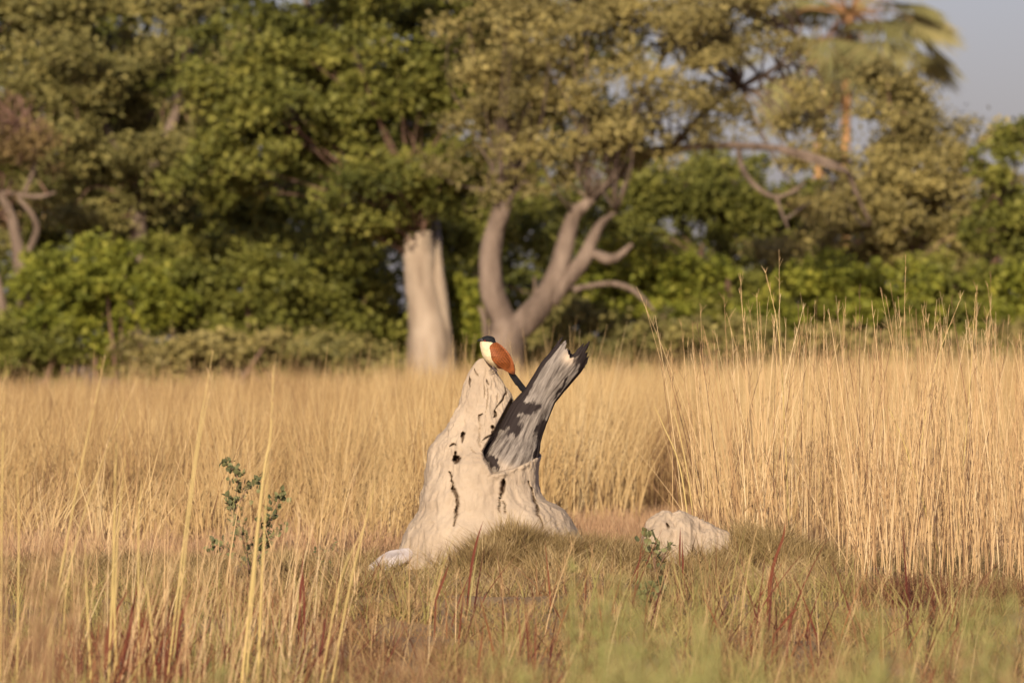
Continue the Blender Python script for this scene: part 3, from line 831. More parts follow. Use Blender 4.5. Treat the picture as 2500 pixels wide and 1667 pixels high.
# foreground: rank reddish, straw and green blades, 26 to 37 m out
fv = lambda x, y: 0.46 + 0.36 * patch(x * 1.0, y * 0.6, 1.5, 95) + 0.2 * patch(x, y, 6, 99) + 0.04 * (x > 0)
fh = lambda x, y: 0.15 * (1 + 0.5 * patch(x, y, 1.8, 96) + 0.3 * patch(x, y, 5, 90))
f1 = turf(33000, 28.5, 37.4, -3.0, 3.0, fh, 0.006, fv, clump=0.06, lean=1.7, segs=3)
f2 = turf(3200, 28.5, 36.5, -3.0, 3.0, lambda x, y: 0.30 * (1 + 0.5 * patch(x, y, 1.1, 94)), 0.007, lambda x, y: fv(x, y) + 0.1, clump=0.10, lean=0.8, segs=3)
stuff('foreground_grass', [f1, f2], M['mixed'], 'mixed straw, reddish and green grass in front of the mound', 'grass')
# red blades
rx = np.concatenate([rng.normal(-1.62, 0.15, 210), rng.normal(-0.95, 0.3, 40), rng.uniform(-0.3, 2.0, 120)])
ry = np.concatenate([rng.uniform(30, 33, 210), rng.uniform(30, 34, 40), rng.uniform(30, 36.5, 120)])
n = len(rx)
ln = np.stack([rng.normal(0.06, 0.11, n), rng.normal(0, 0.08, n)], -1)
b = blades(np.stack([rx, ry, ground_z(rx, ry)], -1), rng.uniform(0.2, 0.42, n), ln, rng.uniform(0.006, 0.012, n), 4, rng.uniform(-0.6, 0.6, n), 1.3)
stuff('red_grass', [b], M['red'], 'scattered dark red grass blades in the foreground', 'grass')

# faded short grass behind the mounds, then the golden floodplain
pk = turf(30000, 41.2, 53, -4.2, 4.2, lambda x, y: 0.16 + 0.05 * patch(x, y, 1, 97), 0.007, lambda x, y: 0.55 + 0.3 * patch(x, y, 0.8, 98), clump=0.12, lean=0.8)
stuff('faded_grass', [pk], M['pink'], 'short faded pinkish grass strip behind the mound', 'grass')

def golden():
    out = []
    nT = 5100
    y = 50.5 + (106 - 50.5) * rng.random(nT) ** 1.15
    y[:420] = rng.uniform(44.5, 51, 420)               # straggling front edge
    x = rng.uniform(-1, 1, nT) * (frame_half(y) + 1.5)
    x[420:1100] = np.sign(x[420:1100]) * (frame_half(y[420:1100]) + 1.0 + 5.5 * rng.random(680))   # the plain goes on outside the picture
    edge = (np.arange(nT) < 420) & (np.abs(x * 47 / y - 0.55) < 0.75)
    y[edge] += 9
    # a bare dip right of the mound, opening in the stand
    gap = np.exp(-((x - 1.02 * y / 52) / 0.32) ** 2 - ((y - 52) / 3.0) ** 2)
    keep = rng.random(nT) > gap * 1.4
    x, y = x[keep], y[keep]
    brown = np.exp(-((x - 1.03 * y / 52) / 0.26) ** 2 - ((y - 53.5) / 4.5) ** 2)
    per = 20
    tx = np.repeat(x, per); ty = np.repeat(y, per)
    n = len(tx)
    bx = tx + rng.normal(0, 0.06, n); by = ty + rng.normal(0, 0.06, n)
    tone = np.repeat(0.56 + 0.26 * patch(x, y, 0.45, 101) + 0.24 * patch(x, y, 1.7, 103) - 0.16 * np.clip((-x * 52 / y - 0.9) / 0.6, 0, 1) + 0.06 * (x > 0) + rng.normal(0, 0.12, len(x)) - 0.75 * brown, per)
    hT = np.repeat((0.92 + 0.15 * patch(x, y, 0.35, 102) + 0.10 * np.clip(x * 52 / y / 2.6, -1, 1)) * rng.uniform(0.78, 1.12, len(x)) * np.where(y < 50, rng.uniform(0.5, 0.9, len(x)), 1.0) * (1 - 0.3 * brown), per)
    h = hT * np.where(rng.random(n) < 0.04, rng.uniform(1.1, 1.3, n), rng.uniform(0.6, 1.06, n))
    ln = np.stack([rng.normal(0.04, 0.13, n), rng.normal(0, 0.12, n)], -1) + np.stack([(bx - tx), (by - ty)], -1) * 1.2
    v = np.clip(tone + rng.normal(0, 0.18, n), 0, 1)
    w = rng.uniform(0.006, 0.013, n) * np.clip(by / 60, 0.9, 1.7)
    return blades(np.stack([bx, by, np.zeros(n) - 0.02], -1), h, ln, w, 2, rng.uniform(-0.8, 0.8, n), 1.6, v)
stuff('golden_grass', [golden()], M['gold'], 'wide stand of knee to hip high golden grass across the plain', 'grass')

# ------------------------------------------------------------------ tall straw stand at right
def stems(bx, by, h, lean, width, v, heads=True, bend=1.35):
    n = len(bx)
    base = np.stack([bx, by, ground_z(bx, by)], -1)
    yaw = rng.uniform(-0.4, 0.4, n)
    B = blades(base, h, lean, width, 5, yaw, bend, v, tip=0.25)
    out = [B]
    if heads:                                   # fine side twigs of the seed head
        kk = 7
        t = rng.uniform(0.70, 0.99, (n, kk))
        p = base[:, None, :].repeat(kk, 1)
        p[..., 0] += lean[:, 0:1] * t ** bend; p[..., 1] += lean[:, 1:2] * t ** bend; p[..., 2] += h[:, None] * t
        p = p.reshape(-1, 3)
        m = len(p)
        out.append(blades(p, rng.uniform(0.02, 0.06, m), np.stack([rng.normal(0, 0.014, m), rng.normal(0, 0.012, m)], -1), 0.0022, 1, None, 1.0, np.repeat(np.clip(v - 0.1, 0, 1), kk), tip=0.5))
    return out
r2 = np.random.default_rng(77)
tpx = np.concatenate([np.linspace(1712, 2560, 40) + r2.normal(0, 14, 40), np.linspace(2080, 2580, 16) + r2.normal(0, 16, 16)])
ty = np.concatenate([r2.uniform(39.9, 43.5, 40), r2.uniform(37.2, 39.6, 16)])
ty[:6] = 41.0 + r2.random(6)
tx = (tpx - 1250) * ty / S
per = 12
bx = np.repeat(tx, per) + r2.normal(0, 0.085, len(tx) * per); by = np.repeat(ty, per) + r2.normal(0, 0.06, len(tx) * per)
n = len(bx)
h = np.repeat(r2.uniform(1.16, 1.42, len(tx)), per) * np.where(r2.random(n) < 0.3, r2.uniform(0.35, 0.75, n), r2.uniform(0.75, 1.1, n))
h = np.where(r2.random(n) < 0.07, h * 1.14, h)
fan = np.repeat(r2.normal(0, 0.05, len(tx)), per) - 0.17 * np.exp(-((bx - 1.0) / 0.28) ** 2)
ln = np.stack([fan + r2.normal(0.01, 0.115, n), r2.normal(0, 0.05, n)], -1)
v = np.clip(r2.normal(0.58, 0.25, n) - 0.42 * (r2.random(n) < 0.18), 0, 1)
stuff('tall_straw_stand', stems(bx, by, h, ln, r2.uniform(0.003, 0.0066, n), v), M['tall'], 'stand of tall thin straw stems with wispy seed heads at right', 'grass')
# dead leaves hanging in the stand
nb = 1500
q = rng.integers(0, n, nb)
zz = ground_z(bx[q], by[q]) + h[q] * rng.uniform(0.05, 0.5, nb)
base = np.stack([bx[q] + rng.normal(0, .02, nb), by[q] + rng.normal(0, .02, nb), zz], -1)
b = blades(base, rng.uniform(0.03, 0.28, nb), np.stack([rng.normal(0, 0.07, nb), rng.normal(0, 0.05, nb)], -1), rng.uniform(0.003, 0.006, nb), 3, None, 1.8, np.clip(rng.normal(0.35, 0.22, nb), 0, 1))
stuff('straw_leaves', [b], M['tall'], 'dry leaf blades tangled between the tall straw stems', 'grass')

def stalk(name, pts, Y, w, label, mat, heads=True, group=None, Yb=None):
    """one single stalk: thin tapered tube + seed-head twigs; pts are photo pixels from base to tip, at distance Y"""
    C = [at(px, py, Y) for px, py in pts]
    C[0][2] = min(C[0][2], float(ground_z(np.array([C[0][0]]), np.array([Y]))[0]))
    root = empty(name, tuple(C[0]))
    tag(root, label, 'grass stalk', group)
    tv, tf = tube(C, [w * 1.2, w * 0.8, w * 0.25], 26, 6)
    part(root, 'stem', tv, tf, mat)
    if heads:
        cc = spline(C, 60)
        m = 16
        ii = rng.integers(44, 59, m)
        p = cc[ii] + 0
        B = blades(p, rng.uniform(0.02, 0.05, m), np.stack([rng.normal(0, 0.01, m), rng.normal(0, 0.01, m)], -1), 0.0028, 1, None, 1.0, tip=0.4)
        part(root, 'seed_head', B[0], B[1], M['tall'], attrs={'v': np.clip(B[2], 0.3, 0.9)})['kind'] = 'stuff'
    return root
Yf = 31.2
G = 'tall pale stalks in the left foreground'
stalk('grass_stalk', [(88, 1690), (190, 1180), (257, 869)], Yf, 0.0040, 'long leaning pale stalk nearest the left edge with tip against the trees', M['stalk'], group=G)
stalk('grass_stalk', [(400, 1690), (470, 1160), (520, 856)], Yf, 0.0042, 'long leaning pale stalk left of the green sapling, highest tip of its pair', M['stalk'], group=G)
stalk('grass_stalk', [(412, 1690), (476, 1150), (521, 912)], Yf + .2, 0.0036, 'slightly shorter pale stalk close beside the highest leaning stalk', M['stalk'], group=G)
stalk('grass_stalk', [(584, 1690), (640, 1190), (660, 1065), (668, 894)], Yf - .4, 0.0060, 'thick pale stalk crossing the sapling with thin tip against the trees', M['stalk'], group=G)
stalk('grass_stalk', [(596, 1690), (628, 1330), (645, 1170)], Yf, 0.0045, 'short pale stalk just right of the thick stalk over the sapling', M['stalk'], False, group=G)
stalk('grass_stalk', [(628, 1690), (640, 1400), (655, 1130)], Yf - .4, 0.0062, 'thick straight pale stalk right of the sapling centre', M['stalk'], False, group=G)
stalk('grass_stalk', [(262, 1690), (278, 1350), (281, 1130)], Yf - .5, 0.0055, 'upright pale stalk in the bundle above the red blades at left', M['stalk'], False, group=G)
stalk('grass_stalk', [(290, 1690), (277, 1400), (284, 1080)], Yf - .2, 0.0055, 'tallest upright stalk of the bundle above the red blades', M['stalk'], False, group=G)
stalk('grass_stalk', [(278, 1690), (285, 1350), (306, 1115)], Yf, 0.0042, 'stalk of the left bundle bending slightly to the right', M['stalk'], False, group=G)
stalk('grass_stalk', [(800, 1690), (850, 1450), (898, 1250), (918, 1170)], Yf - .3, 0.0042, 'leaning yellow stalk just left of the mound foot', M['stalk'], False, group=G)
stalk('grass_stalk', [(775, 1690), (830, 1420), (888, 1290)], Yf, 0.0042, 'second leaning yellow stalk left of the mound foot', M['stalk'], False, group=G)
stalk('grass_stalk', [(0, 1690), (5, 1200), (10, 955)], Yf, 0.0042, 'upright pale stalk at the very left edge of the picture', M['stalk'], group=G)
stalk('grass_stalk', [(40, 1690), (46, 1300), (41, 1150)], Yf, 0.0038, 'short upright pale stalk second from the left edge', M['stalk'], False, group=G)
stalk('grass_stalk', [(150, 1690), (165, 1420), (230, 1180), (335, 925)], Yf + .3, 0.0032, 'thin stalk arching right with tip at the foot of the shrubs', M['stalk'], group=G)
stalk('grass_stalk', [(340, 1690), (338, 1300), (346, 1180)], Yf, 0.0038, 'thin upright straw between the left bundle and the leaning pair', M['stalk'], False, group=G)
stalk('grass_stalk', [(225, 1690), (212, 1450), (208, 1330)], Yf - .6, 0.0048, 'short pale straw left of the red blades', M['stalk'], False, group=G)
stalk('grass_stalk', [(110, 1690), (130, 1480), (160, 1420)], Yf - .6, 0.0050, 'short thick pale straw at the lower left corner', M['stalk'], False, group=G)
stalk('grass_stalk', [(385, 1690), (365, 1480), (352, 1410)], Yf - .6, 0.0045, 'short pale straw leaning left below the sapling', M['stalk'], False, group=G)
YR = 38.4
stalk('straw_stalk', [(2316, 1440), (2270, 1280), (2210, 1090), (2165, 985)], YR, 0.0085, 'thick pale straw leaning left across the tall stand at right', M['stalk'], False)
stalk('straw_stalk', [(1692, 1290), (1662, 1150), (1620, 1040), (1597, 990)], 40.4, 0.0045, 'pale stem leaning far left out of the tall stand', M['stalk'], False)
stalk('straw_stalk', [(1702, 1290), (1682, 1180), (1655, 1040), (1640, 1000)], 40.6, 0.0035, 'thinner stem leaning left beside the far leaning one', M['stalk'], False)
stalk('straw_stalk', [(2215, 1290), (2270, 950), (2350, 715)], 40.2, 0.0035, 'yellow stem crossing right with its tip over the green shrubs', M['stalk'])
stalk('straw_stalk', [(1930, 1240), (1905, 860), (1868, 660)], 40.6, 0.0034, 'tallest stem of the stand, its tip against the dark trees', M['stalk'])
stalk('straw_stalk', [(2330, 1290), (2365, 980), (2382, 715)], 40.2, 0.0034, 'upright tall stem near the right edge, pale against the shrubs', M['stalk'])

# many thinner stems, left foreground
n = 260
bx = np.concatenate([rng.uniform(-2.3, -0.75, 200), rng.uniform(-0.7, 2.2, 60)]); by = np.concatenate([rng.uniform(29, 37, 200), rng.uniform(28.5, 35, 60)])
hh_ = np.concatenate([rng.uniform(0.35, 0.95, 200) ** 1.3, rng.uniform(0.25, 0.5, 60)])
ln = np.stack([rng.normal(0.10, 0.08, n) * hh_ * 1.6, rng.normal(0, 0.05, n)], -1)
stuff('thin_straw', stems(bx, by, hh_, ln, rng.uniform(0.0025, 0.005, n), np.clip(rng.normal(0.6, 0.2, n), 0, 1)), M['tall'], 'thin straw stems scattered through the left foreground', 'grass')

# single red blades that stand out
def red_blade(pts, Y, w, label):
    C = spline([at(px, py, Y) for px, py in pts], 12)
    C[0, 2] = min(C[0, 2], float(ground_z(C[:1, 0], np.array([Y]))[0]))
    t = np.linspace(0, 1, 12)
    ww = w * np.clip(np.minimum(0.45 + t * 1.5, (1.02 - t) * 2.2), 0.03, 1)
    L = C - np.stack([ww, 0 * t, 0 * t], -1); R = C + np.stack([ww, 0 * t, 0 * t], -1); K = C + np.stack([0 * t, 0.003 + 0 * t, 0 * t], -1)
    V = np.stack([L, K, R], 1).reshape(-1, 3) - C[0]
    i, j = np.meshgrid(np.arange(11), np.arange(2), indexing='ij')
    F = np.stack([i * 3 + j, i * 3 + j + 1, (i + 1) * 3 + j + 1, (i + 1) * 3 + j], -1).reshape(-1, 4)
    o = build('red_grass_blade', V, F, M['red'], attrs={'v': np.full(len(V), 0.45) + rng.random() * 0.2})
    o.location = C[0]
    tag(o, label, 'grass blade', 'red grass blades')
red_blade([(1138, 1500), (1150, 1390), (1164, 1320), (1180, 1270)], 36.0, 0.006, 'long red blade in front of the mound centre')
red_blade([(1060, 1475), (1080, 1420), (1096, 1378)], 34.5, 0.006, 'red blade at the foot of the mound, left of centre')
red_blade([(1670, 1500), (1668, 1400), (1665, 1300)], 37.0, 0.005, 'upright red blade in front of the low clay hump')
red_blade([(1658, 1420), (1660, 1330), (1661, 1285)], 37.2, 0.004, 'thin red blade touching the top of the low clay hump')
red_blade([(1872, 1440), (1890, 1370), (1912, 1310), (1918, 1262)], 35.5, 0.0065, 'curved dark red blade right of the low clay hump')
red_blade([(1878, 1470), (1885, 1400), (1900, 1355)], 35.3, 0.005, 'shorter red blade beside the curved one')
red_blade([(1880, 1560), (1930, 1500), (1955, 1480)], 33.0, 0.007, 'dark red blade bending right at the bottom centre right')
red_blade([(1920, 1600), (1928, 1530), (1935, 1475)], 32.5, 0.006, 'red blade standing in the lower right grass')
red_blade([(728, 1560), (735, 1420), (742, 1340)], 34.0, 0.006, 'dark red blade below and right of the sapling')
red_blade([(745, 1600), (742, 1460), (738, 1370)], 33.5, 0.005, 'second red blade below the sapling')
red_blade([(240, 1640), (270, 1520), (318, 1430)], 31.5, 0.008, 'broad red blade among the straw bundle at lower left')
red_blade([(300, 1620), (318, 1520), (336, 1425)], 31.5, 0.008, 'red blade right of the straw bundle at lower left')
red_blade([(250, 1660), (260, 1580), (290, 1480)], 31.2, 0.009, 'lowest broad red blade at the lower left corner')
red_blade([(430, 1560), (450, 1480), (470, 1435)], 32.0, 0.007, 'red blade between the leaning pair of stalks and the sapling')

# ------------------------------------------------------------------ near, out-of-focus grass
def near_clump(name, px, py_top, wpx, Y, n, mat, label, hmin=0.76, lean=0.02, w=0.006):
    Y = Y * 1.3
    n = int(n * (0.3 if mat is M['brownhead'] else 0.75))
    top = at(px, py_top, Y)
    half = wpx * 0.5 * Y / S
    bx = rng.normal(top[0], half * 0.55, n); by = rng.normal(Y, 0.25, n)
    n = int(n * 1.6)
    bx = rng.normal(top[0], half * 0.6, n); by = rng.normal(Y, 0.25, n)
    h = (top[2] + 0.27) * rng.uniform(hmin, 1.0, n)
    ln = np.stack([rng.normal(lean, half * 0.5, n), rng.normal(0, 0.05, n)], -1)
    v = np.clip(rng.normal(0.5, 0.25, n), 0, 1)
    root = empty(name, (top[0], Y, -0.25))
    B = blades(np.stack([bx, by, 0 * bx - 0.27], -1), h, ln, rng.uniform(0.6, 1.3, n) * w, 4, None, 1.6, v)
    part(root, 'blades', B[0], B[1], mat, attrs={'v': B[2]})['kind'] = 'stuff'
    kk = 34                                            # airy heads
    t = rng.uniform(0.74, 1.0, (n, kk))
    p = np.stack([bx, by, 0 * bx - 0.27], -1)[:, None, :].repeat(kk, 1)
    p[..., 0] += ln[:, 0:1] * t ** 1.6; p[..., 1] += ln[:, 1:2] * t ** 1.6; p[..., 2] += h[:, None] * t
    p = p.reshape(-1, 3) + rng.normal(0, 0.006, (n * kk, 3))
    lv, lf, la = leaves(p, rng.uniform(0.010, 0.026, len(p)), 0.4, 0.2)
    part(root, 'seed_heads', lv, lf, mat, attrs={'v': la}).__setitem__('kind', 'stuff')
    tag(root, label, 'grass clump', 'blurred grass clumps close to the camera')
NC = [
 (1520, 1400, 190, 13.5, 34, 'greengrass', 'blurred pale green clump at the bottom just right of the mound'),
 (1690, 1480, 200, 12.5, 34, 'greengrass', 'blurred pale green clump below the low clay hump'),
 (1440, 1330, 110, 17.0, 14, 'greengrass', 'faint blurred green wisp between the mound and the low hump'),
 (1840, 1560, 150, 12.0, 22, 'greengrass', 'blurred green clump at the bottom edge below the curved red blade'),
 (2140, 1440, 190, 13.0, 30, 'greengrass', 'blurred green clump in the lower right below the tall stand'),
 (2420, 1400, 170, 14.0, 26, 'greengrass', 'blurred green clump at the right edge'),
 (2300, 1480, 160, 12.5, 20, 'brownhead', 'blurred brown wisp between the two right green clumps'),
 (1250, 1540, 160, 12.5, 18, 'greengrass', 'blurred faint green clump below the mound centre'),
 (1030, 1480, 170, 13.5, 16, 'brownhead', 'blurred brown wisp below the left foot of the mound'),
 (900, 1450, 150, 14.0, 14, 'brownhead', 'blurred straw wisp left of the mound foot'),
 (130, 1180, 230, 14.5, 34, 'brownhead', 'blurred brown plume in the left foreground'),
 (40, 1300, 160, 13.5, 22, 'brownhead', 'blurred brown plume at the left edge'),
 (480, 1600, 200, 12.5, 18, 'greengrass', 'blurred green clump at the bottom left centre'),
 (1980, 1500, 150, 13.5, 16, 'brownhead', 'blurred brown wisp in the lower right grass'),
 (1600, 1560, 220, 11.5, 18, 'greengrass', 'largest blurred green smear at the bottom centre right'),
]
for px, py, w_, Y, n_, m_, lab in NC:
    near_clump('grass_clump', px, py, w_, Y, n_, M[m_], lab)

# ------------------------------------------------------------------ leafy sapling and weed
def leaf_mesh(name, mat, L=0.03, W=0.022):
    t = np.linspace(0, 1, 7)
    w = np.sin(np.pi * np.clip(t, 0, 1) ** 0.8) * W * 0.5
    V = np.vstack([np.stack([-w, t * L, 0.15 * w], -1), np.stack([0 * t, t * L, -0.12 * W * np.sin(np.pi * t)], -1), np.stack([w, t * L, 0.15 * w], -1)])
    i = np.arange(6)
    F = np.vstack([np.stack([i, 7 + i, 8 + i, i + 1], -1), np.stack([7 + i, 14 + i, 15 + i, 8 + i], -1)])
    me_o = build(name, V, F, mat, attrs={'v': np.full(21, rng.uniform(0.2, 0.9))}, smooth=True)
    me = me_o.data
    bpy.data.objects.remove(me_o)
    return me
def leafy(name, stems_px, Y, mat, nper, Lr, label, cat, w=0.003, spread=0.02):
    root = empty(name, tuple(at(stems_px[0][0][0], stems_px[0][0][1], Y)))
    root.location.z = float(ground_z(np.array([root.location.x]), np.array([Y]))[0])
    tag(root, label, cat)
    meshes = [leaf_mesh('leaf', mat, 0.03, rng.uniform(0.017, 0.026)) for _ in range(6)]
    for pts, cnt in stems_px_iter(stems_px, nper):
        C = [at(px, py, Y + rng.normal(0, 0.03)) for px, py in pts]
        tv, tf = tube(C, [w, w * 0.7, w * 0.3], 20, 6)
        so = part(root, 'stem', tv, tf, M['twig'])
        cc = spline(C, 50)
        for q in range(cnt):
            p = cc[rng.integers(8, 50)] + rng.normal(0, spread, 3) * np.array([1, 1.4, 0.8])
            o = bpy.data.objects.new('leaf', meshes[rng.integers(0, 6)])
            col.objects.link(o); o.parent = so
            o.location = p - np.array(root.location)
            o.rotation_euler = (rng.uniform(0.2, 2.0), rng.normal(0, 0.6), rng.uniform(0, 6.28))
            s = rng.uniform(*Lr) / 0.03
            o.scale = (s, s, s)
def stems_px_iter(sp, nper):
    for pts in sp:
        Lp = sum(math.hypot(pts[i + 1][0] - pts[i][0], pts[i + 1][1] - pts[i][1]) for i in range(len(pts) - 1))
        yield pts, max(2, int(Lp * nper))
leafy('sapling', [
    [(610, 1400), (590, 1300), (575, 1230), (580, 1170), (560, 1140), (545, 1135)],
    [(590, 1300), (568, 1260), (562, 1225), (565, 1215)],
    [(578, 1240), (600, 1200), (625, 1180), (638, 1165)],
    [(610, 1390), (640, 1300), (665, 1260), (680, 1220), (690, 1205)],
    [(610, 1390), (650, 1330), (675, 1300), (685, 1290)],
    [(605, 1390), (555, 1340), (530, 1330), (518, 1345)],
    [(608, 1390), (600, 1330), (590, 1300)],
    [(620, 1390), (640, 1340), (650, 1310)]], 37.8, M['leaf_sapling'], 0.34, (0.018, 0.04), 'small leafy green sapling standing left of the mound in dry grass', 'sapling', spread=0.018)
leafy('weed', [
    [(1600, 1400), (1590, 1330), (1570, 1300)],
    [(1600, 1400), (1600, 1345), (1600, 1320)],
    [(1602, 1400), (1625, 1350), (1630, 1335)]], 38.6, M['leaf_sapling'], 0.16, (0.03, 0.055), 'dark green weed with broad leaves left of the low clay hump', 'weed', spread=0.025)
leafy('weed', [
    [(1590, 1500), (1610, 1440), (1618, 1420)],
    [(1590, 1500), (1570, 1450), (1560, 1440)],
    [(1590, 1500), (1580, 1470), (1575, 1450)]], 36.5, M['leaf_sapling'], 0.14, (0.03, 0.06), 'green broad leaved weed in front of the low clay hump', 'weed', spread=0.02)
leafy('weed', [[(790, 1390), (800, 1350), (815, 1330)], [(790, 1390), (780, 1355), (775, 1340)]], 39.0, M['leaf_sapling'], 0.2, (0.014, 0.028), 'low green weed between the sapling and the mound', 'weed', spread=0.015)

# ------------------------------------------------------------------ trees and shrubs
def foliage(regions, Y, depth, nclump, per, leaf, clump_r, seed, up=0.45, shell=0.55):
    """regions: photo ellipses (cx, cy, rx, ry) at distance Y; clumps of leaves spread through their volume"""
    r = np.random.default_rng(seed)
    A = np.array([a[2] * a[3] for a in regions], float); A /= A.sum()
    nb_ = max(4, nclump // 7)                      # boughs, each carrying several leaf clumps
    full, nclump0 = nclump, nclump
    nclump = nb_
    q = r.choice(len(regions), nclump, p=A)
    R = np.array(regions, float)[q]
    k = Y / S
    u = r.normal(size=(nclump, 3)); u /= np.linalg.norm(u, axis=1)[:, None]
    rad = r.random(nclump) ** (1 / 3.0); rad = rad * (1 - shell) + shell * np.maximum(rad, r.random(nclump) ** 0.25)
    c = np.stack([(R[:, 0] - 1250) * k, np.full(nclump, Y, float), CZ - (R[:, 1] - 833.5) * k], -1)
    d = np.minimum(depth, np.maximum(R[:, 2], R[:, 3]) * k * 1.1)
    c = c + u * rad[:, None] * np.stack([R[:, 2] * k, d, R[:, 3] * k], -1)
    qb = r.integers(0, nb_, full)
    o_ = r.normal(size=(full, 3)); o_ /= np.linalg.norm(o_, axis=1)[:, None]
    br = clump_r * r.uniform(1.1, 2.1, nb_)
    bt = r.normal(0.5, 0.12, nb_)[qb]
    c = c[qb] + o_ * (br[qb] * r.random(full) ** 0.4)[:, None] * np.array([1.0, 1.0, 0.6])
    nclump = full
    cr = clump_r * r.uniform(0.45, 1.0, nclump)
    pts = np.repeat(c, per, 0) + r.normal(size=(nclump * per, 3)) * np.repeat(cr, per)[:, None] * np.array([0.62, 0.62, 0.45])
    v = np.clip(np.repeat(bt + r.normal(0, 0.12, nclump), per) + r.normal(0, 0.16, nclump * per), 0, 1)
    pts[:, 2] = np.maximum(pts[:, 2], 0.05)
    return leaves(pts, leaf * r.uniform(0.65, 1.3, len(pts)), 0.6, up, v, r), c

def twigs(hub, centers, n, r0, seed):
    """thin branches from hub points to clump centres"""
    r = np.random.default_rng(seed)
    hub = np.asarray(hub)
    items = []
    for c in centers[r.choice(len(centers), min(n, len(centers)), replace=False)]:
        h = hub[np.argmin(np.linalg.norm(hub - c, axis=1) + r.random(len(hub)) * 0.4)]
        m = (h + c) / 2 + r.normal(0, 0.15, 3) + np.array([0, 0, 0.08])
        items.append(tube([h, m, c], [r0, r0 * 0.65, r0 * 0.25], 9, 5, 0.1, 5, 1))
    return join(items)

def limb_world(pts, Y, radii_px, n=30, sides=14, bump=0.12, seed=0, dy=None):
    C = [at(p[0], p[1], Y + (p[2] if len(p) > 2 else 0)) for p in pts]
    return tube(C, [x * Y / S for x in radii_px], n, sides, bump, 5.0, seed), C

def tree(name, label, Y, trunk, limbs, regions, depth, nclump, per, leaf, clump_r, leafm, barkm, seed, ntwig=60, cat='tree', Yc=None, group=None, twigm='twig', tw=0.018, up=0.45, limbm=None):
    base = at(trunk[0][0][0], trunk[0][0][1], Y)
    root = empty(name, (base[0], Y, 0))
    tag(root, label, cat, group)
    (tv, tf), C = limb_world(trunk[0], Y, trunk[1], 44, 22, 0.16, seed)
    part(root, 'trunk', tv, tf, M[barkm], smooth=True)
    hubs = list(spline(C, 12)[6:])
    for q, (pts, rad) in enumerate(limbs):
        (lv, lf), C2 = limb_world(pts, Y, rad, 34, 14, 0.16, seed + q + 1)
        part(root, 'limb', lv, lf, M['bark_pale' if (limbm and q == 0) else (limbm or barkm)], smooth=True)
        hubs += list(spline(C2, 10)[4:])
    (lv, lf, la), cs = foliage(regions, Yc or Y, depth, nclump, per, leaf, clump_r, seed + 50, up)
    part(root, 'crown', lv, lf, M[leafm], attrs={'v': la})
    if ntwig:
        wv, wf = twigs(hubs, cs, ntwig, tw, seed + 70)
        part(root, 'twigs', wv, wf, M[twigm])['kind'] = 'stuff'
    return root

# pale thick trunk with dense green crown
tree('green_tree', 'dense green tree on a thick pale trunk with a broken stub', 106.5,
     ([(1050, 1040), (1052, 900), (1040, 760), (1026, 640), (1020, 566)], [66, 60, 46, 40, 34]),
     [([(1085, 1040), (1086, 900), (1076, 760), (1066, 640), (1062, 560, 0.8), (1040, 420, 2.0), (980, 250, 2.5), (930, 60, 2.5)], [34, 30, 22, 15, 13, 11, 9, 7]),
      ([(1060, 540, 1.0), (900, 420, 2.4), (760, 300, 3), (640, 220, 3)], [10, 9, 7, 4]),
      ([(1040, 440, 2.0), (1100, 250, 2.5), (1120, 60, 2.5), (1130, -150, 2)], [10, 9, 7, 5]),
      ([(960, 250, 2.5), (820, 100, 3), (700, -60, 3)], [9, 7, 4])],
     [(900, 120, 250, 200), (700, 260, 240, 180), (960, 330, 200, 170), (830, 430, 220, 110), (640, 90, 190, 190), (1060, 110, 150, 190), (930, -120, 330, 150), (1060, 440, 90, 90), (560, 380, 140, 110), (880, 520, 130, 60), (1010, 520, 80, 42), (950, 500, 120, 50)],
     2.2, 940, 62, 0.105, 0.25, 'leaf_dark', 'bark_pale', 200, 90, Yc=106.4, limbm='bark')
